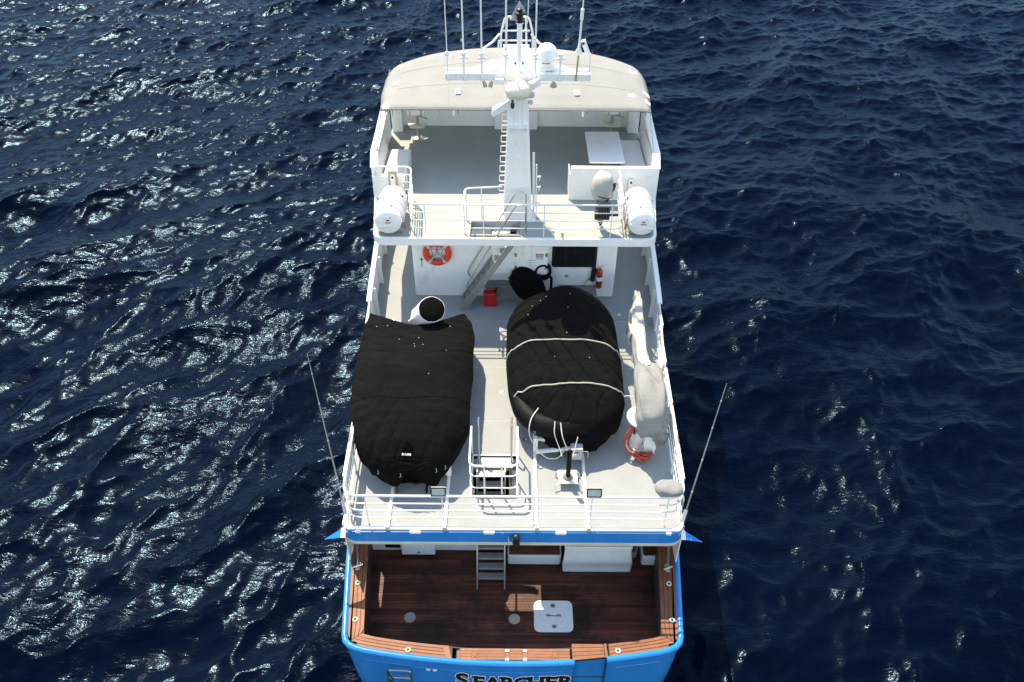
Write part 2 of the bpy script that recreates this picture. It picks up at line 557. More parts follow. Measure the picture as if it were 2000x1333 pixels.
# ship's name
lx = -1.03
for ch, w, big in (('S', 0.34, 1.22), ('E', 0.29, 1), ('A', 0.30, 1), ('R', 0.30, 1), ('C', 0.29, 1), ('H', 0.31, 1), ('E', 0.29, 1), ('R', 0.30, 1.0)):
    size = 0.62 * big
    for mname, off, dep, nm in (('signwhite', 0.046, 0.012, 'letter_outline'), ('ink', 0.024, 0.018, 'letter')):
        mb = text_mesh(ch, size, off, 0.003)
        hcap = 0.715 * size
        e = off
        def serif(x0, x1, zc):
            mb.box(x0 - e, x1 + e, zc - 0.018 - e, zc + 0.018 + e, -0.0028, 0.0045)
        xs = [p[0] for p in mb.v]
        a, c = min(xs) + off, max(xs) - off
        if ch in 'EHR':
            for zc in (0.02, hcap - 0.02):
                serif(a - 0.05, a + 0.07, zc)
        if ch == 'H':
            for zc in (0.02, hcap - 0.02):
                serif(c - 0.07, c + 0.05, zc)
        if ch == 'A':
            serif(a - 0.04, a + 0.09, 0.02)
            serif(c - 0.09, c + 0.04, 0.02)
        if ch == 'E':
            serif(c - 0.05, c, hcap - 0.06)
        zbase = 1.47 - 0.715 * 0.62
        ang = math.atan2(0.06 * lx, 1)
        mtx = (Matrix.Translation((lx, yt(lx) - dep + 0.030, zbase)) @ Matrix.Rotation(ang, 4, 'Z') @ Matrix.Rotation(R(90 + 1.7), 4, 'X') @ Matrix.Scale(0.80, 4, (1, 0, 0)))
        mb.xf(mtx)
        ob(nm, mb, mname, hull_o)
    lx += w

# cockpit: deck planks, liner, covering boards
def inner(y):
    return lerp_tab([(8.4, 3.03), (8.62, 3.06), (10.7, 3.27), (12, 3.36)], y)
deck_o = ob('cockpit_deck', MB().prism([(-2.9, 8.40), (2.9, 8.40), (3.1, 8.6), (3.42, 12.2), (-3.42, 12.2), (-3.1, 8.6)], ZC - 0.06, ZC - 0.006), 'caulk', Y)
pitch = 0.068
for k in range(int((11.95 - 8.36) / pitch)):
    y0 = 8.36 + k * pitch
    xi = inner(y0) + 0.02
    cuts = [-xi, -1.22 + 0.02 * (k % 2), 1.58, xi]
    if k % 3 == 0:
        cuts[2] = 0.3
    for a, c in zip(cuts[:-1], cuts[1:]):
        dz = random.uniform(-0.0015, 0.0015)
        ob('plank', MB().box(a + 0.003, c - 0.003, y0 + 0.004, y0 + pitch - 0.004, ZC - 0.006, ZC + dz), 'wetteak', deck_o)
for s in (1, -1):
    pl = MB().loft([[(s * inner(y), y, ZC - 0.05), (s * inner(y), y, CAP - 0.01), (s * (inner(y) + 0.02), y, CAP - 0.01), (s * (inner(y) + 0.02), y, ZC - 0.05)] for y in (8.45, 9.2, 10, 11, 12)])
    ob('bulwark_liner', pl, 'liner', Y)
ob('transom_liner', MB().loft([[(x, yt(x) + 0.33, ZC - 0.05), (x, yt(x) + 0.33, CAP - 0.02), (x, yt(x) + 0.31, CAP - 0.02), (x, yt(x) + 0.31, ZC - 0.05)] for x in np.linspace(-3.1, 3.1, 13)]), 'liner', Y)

def mitre(a):                           # offset a inside the rim, at the corner
    x = 3.40 - a * 0.95
    return x, yt(x) + 0.05 + a
cap_o = ob('covering_board', MB().loft([[(x, yt(x) + 0.05, CAP - 0.03), (x, yt(x) + 0.33, CAP - 0.03), (x, yt(x) + 0.33, CAP), (x, yt(x) + 0.05, CAP)] for x in np.linspace(-3.1, -1.22, 8)]), 'caulk', Y)
for s in (1, -1):
    ob('side_underlay', MB().loft([[(s * (hh(y) - 0.05), y, CAP - 0.03), (s * (inner(y) - 0.0), y, CAP - 0.03), (s * (inner(y) - 0.0), y, CAP), (s * (hh(y) - 0.05), y, CAP)] for y in (8.62, 9.5, 10.4, 11.6)]), 'caulk', cap_o)
ob('stern_underlay', MB().loft([[(x, yt(x) + 0.05, CAP - 0.03), (x, yt(x) + 0.33, CAP - 0.03), (x, yt(x) + 0.33, CAP), (x, yt(x) + 0.05, CAP)] for x in np.linspace(1.95, 3.1, 6)]), 'caulk', cap_o)
NS = 4
for s in (1, -1):
    for k in range(NS):
        f0, f1 = k / NS, (k + 1) / NS
        # side strip
        def sx(f, y):
            return (hh(y) - 0.055) * (1 - f) + inner(y) * f
        m0, m1 = mitre(0.30 * f0), mitre(0.30 * f1)
        if k == 0:
            start = [(3.385, 8.63), (3.30, 8.505)]
        else:
            start = [m0]
        ys = [8.8, 9.3, 10.0, 10.8, 11.5]
        g = 0.004
        poly = [(m1[0] + g, m1[1] + g)] + [(p[0] - g if i else p[0] - g, p[1] + g) for i, p in enumerate(reversed(start))]
        outer = [(sx(f0, y) - g, y) for y in ys]
        innr = [(sx(f1, y) + g, y) for y in reversed(ys)]
        pp = poly + outer + innr
        pp = [(s * x, y) for x, y in pp]
        if s < 0:
            pp = pp[::-1]
        ob('plank', MB().prism(pp, CAP + 0.0005, CAP + 0.018), 'teak', cap_o, bev=0.003, segs=1)
        # stern strip
        xend = 1.36 if s < 0 else 1.96
        xs = np.linspace(xend, m1[0] - 0.25, 6)
        o1 = [(x, yt(x) + 0.05 + 0.28 * f0 + g) for x in xs]
        o2 = [(x, yt(x) + 0.05 + 0.28 * f1 - g) for x in reversed(xs)]
        corner = [(m0[0] - g, m0[1] - 0.0), (m1[0] - g, m1[1] - 0.002)] if k else [(3.12, yt(3.12) + 0.055), (3.24, 8.51), (m1[0] - g, m1[1] - 0.002)]
        pp = [(s * x, y) for x, y in o1 + corner + o2]
        if s < 0:
            pp = pp[::-1]
        ob('plank', MB().prism(pp, CAP + 0.0005, CAP + 0.018), 'teak', cap_o, bev=0.003, segs=1)
# end board beside the port gate
ob('end_board', MB().prism([(-1.35, yt(1.3) + 0.06), (-1.22, yt(1.2) + 0.06), (-1.30, yt(1.3) + 0.33), (-1.43, yt(1.4) + 0.33)], CAP, CAP + 0.02), 'teak', cap_o, bev=0.004)
# centre gate lids, a little lower
gate_o = ob('gate_board', MB().prism([(-1.14, 8.14), (1.17, 8.14), (1.17, 8.385), (-1.06, 8.40), (-1.14, 8.34)], CAP - 0.05, CAP - 0.012), 'caulk', Y)
def gplank(x0, x1, y0, y1):
    ob('plank', MB().box(x0 + 0.003, x1 - 0.003, y0 + 0.003, y1 - 0.003, CAP - 0.012, CAP + 0.004), 'teak', gate_o)
gplank(-1.06, 1.17, 8.33, 8.385)
gplank(-1.12, -1.05, 8.14, 8.33)
for x0, x1 in ((-1.05, -0.82), (-0.70, -0.15), (-0.05, 0.20), (0.30, 0.80), (0.92, 1.16)):
    for j in range(3):
        gplank(x0, x1, 8.14 + j * 0.063, 8.14 + (j + 1) * 0.063)
for x0, x1 in ((-0.82, -0.70), (-0.15, -0.05), (0.20, 0.30), (0.80, 0.92)):
    gplank(x0, x1, 8.14, 8.33)
for x in (-0.11, 0.25):
    for y in (8.145, 8.325):
        ob('hinge', MB().box(x - 0.04, x + 0.04, y - 0.02, y + 0.03, CAP + 0.004, CAP + 0.022), 'white', gate_o, bev=0.006)
for x in (-0.76, 0.86):
    ob('latch', MB().box(x - 0.018, x + 0.018, 8.19, 8.29, CAP + 0.004, CAP + 0.02), 'teak', gate_o, bev=0.004)
# hinged lid over the transom door
lid_o = ob('door_lid', MB().prism([(1.20, 8.13), (1.90, 8.20), (1.87, 8.49), (1.20, 8.49)], CAP - 0.03, CAP - 0.0), 'caulk', Y)
for j in range(4):
    a, c = j / 4, (j + 1) / 4
    ob('plank', MB().prism([(1.205, 8.13 + .36 * a + .003), (1.86, 8.20 + .29 * a + .003), (1.85, 8.20 + .29 * c - .003), (1.205, 8.13 + .36 * c - .003)], CAP, CAP + 0.02), 'teak', lid_o, bev=0.003, segs=1)
ob('end_strip', MB().prism([(1.875, 8.20), (1.93, 8.20), (1.91, 8.5), (1.865, 8.49)], CAP, CAP + 0.021), 'teak', lid_o)
# rod holders in the covering boards
for x, y in ((-3.37, 9.87), (-3.29, 9.0), (-2.12, 8.33), (3.40, 9.9), (3.34, 9.03), (2.14, 8.34)):
    rh = ob('rod_holder', MB().lathe([(0.028, 0.0), (0.052, 0.0), (0.058, 0.012), (0.05, 0.022), (0.032, 0.018), (0.028, 0.004)], (x, y, CAP + 0.018), n=16, caps=False), 'cream', Y)
    ob('socket', MB().lathe([(0.03, 0), (0.03, 0.008)], (x, y, CAP + 0.0185), n=12), 'caulk', rh)
# round deck plates
for x, y, m_ in ((-2.26, 9.51, 'alu'), (0.04, 9.49, 'dull')):
    ob('deck_plate', MB().lathe([(0.125, 0), (0.125, 0.008), (0.11, 0.011), (0.10, 0.008), (0.02, 0.008), (0.01, 0.012)], (x, y, ZC), n=28), m_, Y)
# deck hatch
hat = ob('deck_hatch', MB().prism(rrect(0.47, 1.33, 9.17, 9.94, 0.15, 6), ZC, ZC + 0.035), 'white', Y, bev=0.015)
ob('inset_panel', MB().prism(rrect(0.68, 1.12, 9.33, 9.78, 0.05, 4), ZC + 0.035, ZC + 0.040), 'white', hat, bev=0.003)
for x, y in ((0.89, 9.80), (0.91, 9.30)):
    ob('lift_ring', MB().lathe([(0.05, 0), (0.05, 0.006), (0.03, 0.004)], (x, y, ZC + 0.041), n=16), 'steel', hat)
ob('handle', MB().tube([(0.77, 9.55, ZC + 0.05), (1.03, 9.55, ZC + 0.05)], 0.010, 6), 'steel', hat)
for x in (0.78, 1.02):
    ob('handle_boss', MB().lathe([(0.055, 0), (0.04, 0.012)], (x, 9.55, ZC + 0.04), n=14), 'steel', hat)

# cockpit bulkhead and furniture fixed to it
ob('cockpit_bulkhead', MB().box(-3.35, -0.86, 11.28, 11.40, ZC, ZB - 0.3), 'white', Y)
ob('cockpit_bulkhead', MB().box(-0.10, 3.35, 11.85, 11.95, ZC, ZB - 0.3), 'white', Y)
ob('port_recess', MB().box(-3.0, -2.66, 11.255, 11.285, 1.36, 1.66), 'glass', Y)
lk = ob('cockpit_locker', MB().box(-2.60, -1.82, 11.10, 11.30, ZC + 0.06, 2.1), 'white', Y, bev=0.012)
ob('locker_door', MB().box(-2.53, -1.89, 11.088, 11.10, ZC + 0.14, 2.0), 'white', lk, bev=0.006)
ob('latch', MB().lathe([(0.035, 0), (0.03, 0.02)], (-2.2, 11.088, 1.43), (0, -1, 0), 14), 'steel', lk)
for nm, x0, x1 in (('bench', -0.12, 1.12), ('bench', 2.99, 3.34)):
    bo = ob(nm, MB().prism(rrect(x0, x1, 10.88, 11.84, 0.07), ZC + 0.02, 1.59), 'white', Y, bev=0.02)
    for j in range(9):
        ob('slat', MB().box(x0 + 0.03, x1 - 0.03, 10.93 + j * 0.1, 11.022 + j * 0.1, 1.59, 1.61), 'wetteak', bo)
ob('pillar', MB().box(2.72, 2.90, 11.1, 11.4, ZC, ZB - 0.3), 'grey', Y, bev=0.01)
ob('pillar_light', MB().lathe([(0.05, 0), (0.05, 0.25)], (2.81, 11.05, 1.6), n=12), 'darkgrey', Y)
# cockpit stairs
st = ob('cockpit_stairs', MB().slab([(-0.82, 10.22, ZC), (-0.82, 10.36, ZC), (-0.82, 11.72, 3.72), (-0.82, 11.58, 3.72)], (0.03, 0, 0)), 'alu', Y)
ob('stringer', MB().slab([(-0.20, 10.22, ZC), (-0.20, 10.36, ZC), (-0.20, 11.72, 3.72), (-0.20, 11.58, 3.72)], (0.03, 0, 0)), 'alu', st)
for k in range(11):
    z = ZC + 0.215 * (k + 1)
    y = 10.24 + 0.55 * (z - ZC)
    ob('tread', MB().box(-0.79, -0.20, y, y + 0.17, z - 0.035, z), 'alu', st, bev=0.006)
# steel struts between covering board and deck above
for s in (1, -1):
    so = ob('strut', MB().tube([(s * 3.42, 10.30, CAP + 0.02), (s * 3.36, 10.55, ZB - 0.3)], 0.028, 8), 'steel', Y)
    ob('cleat', MB().box(s * 3.42 - 0.05, s * 3.42 + 0.05, 10.18, 10.38, CAP + 0.018, CAP + 0.045).tube([(s * 3.42 - 0.1, 10.22, CAP + 0.09), (s * 3.42 + 0.1, 10.30, CAP + 0.09)], 0.018, 6), 'steel', so)
    ob('side_screen', MB().box(s * 3.62 - 0.012, s * 3.62 + 0.012, 10.42, 11.1, CAP + 0.07, ZB - 0.3), 'white', Y, bev=0.006)

# ---------------------------------------------------------------- boat deck
BD = [(10.05, 3.50), (12, 3.55), (14.3, 3.64), (17.2, 3.86), (20, 4.02), (24, 4.0)]
def hb(y):
    return lerp_tab(BD, y)
aft = [(p.x, p.y) for p in fillet([(3.54, 10.95, 0), (3.50, 10.05, 0), (-3.50, 10.05, 0), (-3.54, 10.95, 0)], 0.28, 8)]
aft_line = aft[::-1]                       # port to starboard round the stern
WX0, WX1, WY0, WY1 = -0.90, 0.06, 10.95, 12.1
bd = MB()
bd.prism([(x, y) for x, y in aft_line], ZB - 0.3, ZB)
bd.prism([(-hb(10.95), WY0), (WX0, WY0), (WX0, WY1), (-hb(WY1), WY1)], ZB - 0.1, ZB)
bd.prism([(WX1, WY0), (hb(10.95), WY0), (hb(WY1), WY1), (WX1, WY1)], ZB - 0.1, ZB)
ysd = [12.1, 14.3, 17.2, 20, 24]
bd.prism([(hb(y), y) for y in ysd] + [(-hb(y), y) for y in reversed(ysd)], ZB - 0.1, ZB)
deckB = ob('boat_deck', bd, 'deck', Y)
def band(z0, z1, off, name, m_, xlim=None):
    pts = []
    L_ = aft_line
    for i, (x, y) in enumerate(L_):
        a, c = L_[max(i - 1, 0)], L_[min(i + 1, len(L_) - 1)]
        t = Vector((c[0] - a[0], c[1] - a[1])).normalized()
        pts.append((x + t.y * off, y - t.x * off, x, y))
    return pts
def band_ob(name, m_, z0, z1, o0, o1, keep=lambda x, y: True, bev=0):
    p0, p1 = band(0, 0, o0, '', ''), band(0, 0, o1, '', '')
    rings = [[(a[0], a[1], z0), (b_[0], b_[1], z0), (b_[0], b_[1], z1), (a[0], a[1], z1)] for a, b_ in zip(p0, p1) if keep(a[2], a[3])]
    return ob(name, MB().loft(rings), m_, deckB, bev=bev)
band_ob('blue_fascia', 'blue', ZB - 0.33, ZB - 0.012, 0.003, 0.03, lambda x, y: y < 10.6)
band_ob('white_coaming', 'white', ZB - 0.014, ZB + 0.035, -0.05, 0.028, lambda x, y: y > 10.07)
band_ob('rub_rail', 'rub', ZB - 0.42, ZB - 0.335, -0.02, 0.045, bev=0.012)
for x in (-2.02, -0.5, 0.98):
    ob('scupper', MB().box(x - 0.11, x + 0.11, 10.012, 10.06, ZB - 0.06, ZB + 0.004), 'white', deckB)
for x in (-3.2, 3.2):
    ob('scupper', MB().box(x - 0.05, x + 0.05, 10.012, 10.06, ZB - 0.05, ZB + 0.004), 'white', deckB)
ob('side_fascia', MB().loft([[(s, y, z) for s, z in ((-hb(y) - 0.02, ZB - 0.4), (-hb(y), ZB - 0.4), (-hb(y), ZB - 0.01), (-hb(y) - 0.02, ZB - 0.01))] for y in (10.95, 14, 17, 20, 24)]), 'white', deckB)
ob('side_fascia', MB().loft([[(s, y, z) for s, z in ((hb(y) + 0.02, ZB - 0.4), (hb(y), ZB - 0.4), (hb(y), ZB - 0.01), (hb(y) + 0.02, ZB - 0.01))] for y in (10.95, 14, 17, 20, 24)]), 'white', deckB)
ob('fascia_hook', MB().tube(fillet([(-0.10, 9.99, 3.55), (-0.10, 9.93, 3.47), (-0.03, 9.92, 3.45), (-0.02, 9.93, 3.55)], 0.03), 0.008, 6), 'steel', deckB)
ob('vent_button', MB().lathe([(0.035, 0), (0.02, 0.02)], (-0.22, 10.016, ZB - 0.02), (0, -1, 0), 12), 'steel', deckB)
for y in (13.2, 15.1, 17.0):
    ob('deck_seam', MB().box(-hb(y) + 0.1, hb(y) - 0.1, y - 0.006, y + 0.006, ZB, ZB + 0.002), 'grey', deckB)
for x, y in ((-3.2, 10.5), (3.2, 10.6), (0.25, 12.6), (-0.3, 14.2), (2.9, 17.3), (-3.3, 17.0)):
    ob('deck_drain', MB().lathe([(0.06, 0), (0.06, 0.006), (0.045, 0.008), (0.04, 0.004)], (x, y, ZB), n=16), 'steel', deckB)
# pointed blue fins at the aft corners
for s in (1, -1):
    fin = MB().loft([[(s * 3.50, 10.30, 3.52), (s * 3.50, 10.05, 3.40), (s * 3.50, 10.30, 3.26)], [(s * 3.60, 10.22, 3.46), (s * 3.60, 10.06, 3.38), (s * 3.60, 10.22, 3.29)]])
    fo = ob('corner_fin', fin, 'white', deckB)
    ob('fin_tip', MB().loft([[(s * 3.60, 10.22, 3.46), (s * 3.60, 10.06, 3.38), (s * 3.60, 10.22, 3.29)], [(s * 3.95, 10.07, 3.31), (s * 3.95, 10.065, 3.305), (s * 3.95, 10.07, 3.30)]]), 'blue', fo)
ob('cockpit_bounce_deckhead', MB().box(-3.3, 3.3, 10.2, 10.9, ZB - 0.33, ZB - 0.302), 'white', deckB)  # unseen white ceiling panel, added to bounce light into the cockpit
# tender tracks
for x in (-2.60, -1.42, 0.48, 1.55):
    ob('tender_track', MB().box(x - 0.035, x + 0.035, 10.12, 16.4, ZB + 0.0, ZB + 0.05).box(x - 0.012, x + 0.012, 10.12, 16.4, ZB + 0.05, ZB + 0.08), 'white', deckB)
    ob('track_end', MB().box(x - 0.045, x + 0.045, 10.06, 10.12, ZB, ZB + 0.09), 'rub', deckB, bev=0.01)
# aft and side railing
railB = None
path0 = [(-3.80, 16.6), (-3.60, 14.3), (-3.50, 12.0), (-3.44, 10.22), (3.44, 10.22), (3.50, 12.0), (3.60, 14.3), (3.80, 16.6)]
for z, r_ in ((0.90, 0.025), (0.66, 0.016), (0.44, 0.016), (0.21, 0.016)):
    mb = MB().tube(fillet([(x, y, ZB + z) for x, y in path0], 0.32, 7), r_, 8)
    if railB is None:
        railB = ob('boat_deck_railing', mb, 'rail', Y)
    else:
        ob('rail', mb, 'rail', railB)
for x, y in ((-3.0, 10.22), (-1.44, 10.22), (0.42, 10.22), (1.58, 10.22), (3.12, 10.22)):
    ob('post', MB().tube([(x, y, ZB), (x, y, ZB + 0.88)], 0.013, 7), 'rail', railB)
for s in (1, -1):
    for y in (10.7, 11.64, 12.9, 14.3, 15.7):
        x = s * (np.interp(y, [10.2, 12, 14.3, 16.6], [3.44, 3.50, 3.60, 3.80]))
        ob('post', MB().box(x - 0.02, x + 0.02, y - 0.03, y + 0.03, ZB, ZB + 0.90), 'rail', railB, bev=0.006)
        ob('side_board', MB().loft([[(x + s * 0.035, y, ZB + 0.60), (x + s * 0.05, y, ZB + 0.60), (x + s * 0.05, y, ZB + 0.935), (x + s * 0.035, y, ZB + 0.935)],
                                    [(x + s * (0.035 + 0.043), y + 1.2, ZB + 0.60), (x + s * (0.05 + 0.043), y + 1.2, ZB + 0.60), (x + s * (0.05 + 0.043), y + 1.2, ZB + 0.935), (x + s * (0.035 + 0.043), y + 1.2, ZB + 0.935)]]), 'white', railB)
# solid bulwark further forward
for s in (1, -1):
    bw = ob('side_bulwark', MB().loft([[(s * (hb(y) - 0.05), y, ZB), (s * hb(y), y, ZB), (s * (hb(y) + 0.02), y, ZB + 0.92), (s * (hb(y) - 0.03), y, ZB + 0.92)] for y in (16.6, 17.2, 18.5, 20, 22, 24)]), 'white', Y)
    ob('bulwark_cap', MB().loft([[(s * (hb(y) - 0.08), y, ZB + 0.92), (s * (hb(y) + 0.06), y, ZB + 0.92), (s * (hb(y) + 0.05), y, ZB + 0.965), (s * (hb(y) - 0.07), y, ZB + 0.965)] for y in (16.6, 17.2, 18.5, 20, 22, 24)]), 'white', bw)
    for y in (17.2, 18.7, 20.2):
        ob('rib', MB().slab([(s * (hb(y) - 0.05), y, ZB), (s * (hb(y) - 0.17), y, ZB), (s * (hb(y) - 0.14), y, ZB + 0.9), (s * (hb(y) - 0.05), y, ZB + 0.9)], (0, 0.05, 0)), 'white', bw)
# stairwell guard
wr = None
for z, r_ in ((0.90, 0.024), (0.58, 0.015), (0.20, 0.015)):
    mb = MB().tube(fillet([(-0.93, 12.15 if z > 0.8 else 11.35, ZB + z), (-0.93, 11.02, ZB + z), (0.08, 11.02, ZB + z), (0.08, 12.15 if z > 0.8 else 11.35, ZB + z)], 0.16, 6), r_, 8)
    if wr is None:
        wr = ob('stairwell_guard', mb, 'rail', Y)
    else:
        ob('rail', mb, 'rail', wr)
for x, y in ((-0.93, 11.35), (0.08, 11.35), (-0.62, 11.02), (-0.25, 11.02), (-0.93, 12.15), (0.08, 12.15)):
    ob('post', MB().tube([(x, y, ZB), (x, y, ZB + 0.89)], 0.018, 7), 'rail', wr)
for x in (-0.78, -0.05):
    ob('handrail', MB().tube(fillet([(x, 11.75, ZB - 0.6), (x, 12.0, ZB + 0.2), (x, 12.22, ZB + 0.92), (x, 12.36, ZB + 0.98)], 0.1), 0.022, 8), 'steel', wr)
ob('well_lining', MB().box(WX0 - 0.03, WX0, WY0, WY1, ZB - 0.5, ZB + 0.03).box(WX1, WX1 + 0.03, WY0, WY1, ZB - 0.5, ZB + 0.03).box(WX0, WX1, WY1, WY1 + 0.03, ZB - 0.5, ZB + 0.03), 'white', Y)
ob('top_step', MB().box(WX0 + 0.08, WX1 - 0.08, 11.78, 12.08, ZB - 0.06, ZB - 0.02), 'alu', Y)

# ---------------------------------------------------------------- deckhouse on the boat deck
dh = ob('deckhouse', MB().prism(rrect(-2.80, 2.80, 18.15, 26.0, 0.10, 6), ZB, ZF - 0.16), 'white', Y)
win = ob('window', MB().prism(rrect(1.02, 2.24, 4.66, 5.62, 0.09, 5), 0, 0.03).xf(Matrix.Translation((0, 18.15, 0)) @ Matrix.Rotation(R(90), 4, 'X')), 'blackpl', dh, bev=0.008)
ob('pane', MB().prism(rrect(1.08, 2.18, 4.72, 5.58, 0.06, 5), 0.030, 0.034).xf(Matrix.Translation((0, 18.15, 0)) @ Matrix.Rotation(R(90), 4, 'X')), 'glass', dh)
ob('window_trim', MB().tube([(p[0], 18.135, p[1]) for p in rrect(1.0, 2.26, 4.64, 5.64, 0.1, 5)], 0.012, 6, closed=True), 'white', dh)
cab = ob('wall_locker', MB().box(-0.60, 0.90, 17.93, 18.15, 4.56, 5.85), 'white', dh, bev=0.01)
ob('locker_door', MB().box(0.02, 0.44, 17.915, 17.93, 4.62, 5.8), 'white', dh, bev=0.006)
ob('locker_door', MB().box(0.455, 0.88, 17.915, 17.93, 4.62, 5.8), 'white', dh, bev=0.006)
ob('locker_door', MB().box(-0.57, 0.0, 17.915, 17.93, 4.62, 5.8), 'white', dh, bev=0.006)
for x in (0.03, 0.86):
    for z in (4.80, 5.20):
        ob('hinge', MB().box(x - 0.03, x + 0.03, 17.90, 17.915, z - 0.06, z + 0.06), 'steel', dh, bev=0.005)
ob('handle', MB().tube([(0.36, 17.89, 5.0), (0.54, 17.89, 5.0)], 0.022, 8), 'steel', dh)
arrow = MB().slab([(-2.56, 18.146, 4.62), (-2.545, 18.146, 4.62), (-2.545, 18.146, 4.9), (-2.56, 18.146, 4.9)], (0, -0.006, 0))
arrow.slab([(-2.60, 18.146, 4.85), (-2.585, 18.146, 4.84), (-2.5525, 18.146, 4.90), (-2.5525, 18.146, 4.925)], (0, -0.006, 0)).slab([(-2.505, 18.146, 4.85), (-2.52, 18.146, 4.84), (-2.5525, 18.146, 4.90), (-2.5525, 18.146, 4.925)], (0, -0.006, 0))
ob('arrow_mark', arrow, 'ink', dh)
for x, z in ((-2.13, 4.25), (2.05, 4.2), (1.45, 4.35)):
    ob('wall_fitting', MB().lathe([(0.05, 0), (0.045, 0.012), (0.015, 0.014), (0.012, 0.04)], (x, 18.15, z), (0, -1, 0), 12), 'white' if x != 1.45 else 'steel', dh)

# stairs up to the fly deck (running athwartships)
us = ob('fly_stairs', MB().slab([(-1.52, 17.46, ZB), (-1.34, 17.46, ZB), (0.16, 17.46, 6.05), (-0.02, 17.46, 6.05)], (0, 0.03, 0)), 'alu', Y)
ob('stringer', MB().slab([(-1.52, 18.04, ZB), (-1.34, 18.04, ZB), (0.16, 18.04, 6.05), (-0.02, 18.04, 6.05)], (0, 0.03, 0)), 'alu', us)
for k in range(10):
    z = ZB + 0.22 * (k + 1)
    x = -1.47 + (z - ZB) * 0.62
    ob('tread', MB().box(x - 0.02, x + 0.15, 17.49, 18.04, z - 0.035, z), 'alu', us, bev=0.005)
for y in (17.44, 18.08):
    ob('handrail', MB().tube(fillet([(0.28, y, ZF + 0.02), (0.28, y, ZF + 0.95), (0.02, y, ZF + 0.95), (-1.20, y, 4.72), (-1.30, y, 4.50), (-1.18, y, 4.30)], 0.1), 0.02, 8), 'steel', us)

# ---------------------------------------------------------------- fly deck
FD = [(17.36, 3.62), (18.5, 3.74), (20.3, 3.97), (22.8, 3.95), (24.3, 3.9)]
def hf(y):
    return lerp_tab(FD, y)
fd = MB()
FX0, FX1, FY0, FY1 = -1.15, 0.14, 17.50, 18.2
arc = [(p.x, p.y) for p in fillet([(-3.70, 18.2, 0), (-3.62, 17.36, 0), (3.62, 17.36, 0), (3.70, 18.2, 0)], 0.30, 8)]
left = [p for p in arc if p[0] < 0]
right = [p for p in arc if p[0] > 0]
fd.prism(left + [(FX0, 17.36), (FX0, 18.2)], ZF - 0.17, ZF)
fd.prism([(FX1, 18.2), (FX1, 17.36)] + right, ZF - 0.17, ZF)
fd.prism([(FX0, 17.36), (FX1, 17.36), (FX1, FY0), (FX0, FY0)], ZF - 0.17, ZF)
fys = [18.2, 18.5, 20.3, 22.8, 24.3]
fd.prism([(hf(y), y) for y in fys] + [(-hf(y), y) for y in reversed(fys)], ZF - 0.17, ZF)
deckF = ob('fly_deck', fd, 'flydeck', Y)
fa = [Vector((x, y, 0)) for x, y in arc]
rings = []
for i, p in enumerate(fa):
    t = (fa[min(i + 1, len(fa) - 1)] - fa[max(i - 1, 0)]).normalized()
    nrm = Vector((t.y, -t.x, 0))
    a, c = p - nrm * 0.06, p + nrm * 0.03
    rings.append([(a.x, a.y, ZF - 0.20), (c.x, c.y, ZF - 0.20), (c.x, c.y, ZF + 0.022), (a.x, a.y, ZF + 0.022)])
ob('deck_edge', MB().loft(rings), 'white', deckF, bev=0.015)
for s in (1, -1):
    ob('deck_edge', MB().loft([[(s * (hf(y) - 0.05), y, ZF - 0.2), (s * (hf(y) + 0.03), y, ZF - 0.2), (s * (hf(y) + 0.03), y, ZF + 0.03), (s * (hf(y) - 0.05), y, ZF + 0.03)] for y in (18.2, 18.5, 19.4)]), 'white', deckF)
ob('well_coaming', MB().box(FX0 - 0.02, FX1 + 0.02, FY1, FY1 + 0.03, ZF - 0.2, ZF + 0.05).box(FX0 - 0.03, FX0, FY0, FY1, ZF - 0.2, ZF + 0.05).box(FX0, FX1, FY0 - 0.03, FY0, ZF - 0.2, ZF + 0.05), 'alu', deckF)
ob('rail_socket', MB().tube([(1.22, 17.42, ZF), (1.22, 17.42, ZF + 0.16)], 0.035, 8), 'dull', deckF)
ob('bounce_deckhead', MB().prism([(-3.4, 17.6), (-1.2, 17.6), (-1.2, 18.14), (-3.4, 18.14)], ZF - 0.19, ZF - 0.172), 'white', deckF)  # white panels under the overhang, added to bounce light onto the deckhouse wall
ob('bounce_deckhead', MB().prism([(0.2, 17.45), (3.5, 17.45), (3.5, 18.14), (0.2, 18.14)], ZF - 0.19, ZF - 0.172), 'white', deckF)
for s in (1, -1):  # same added bounce panels along both sides of the deckhouse
    ob('bounce_deckhead', MB().box(min(s * 2.82, s * 3.6), max(s * 2.82, s * 3.6), 18.16, 24, ZF - 0.19, ZF - 0.172), 'white', deckF)
ob('well_lining', MB().box(FX0, FX1, FY1 - 0.03, FY1 - 0.005, ZF - 0.75, ZF + 0.02), 'grey', deckF)
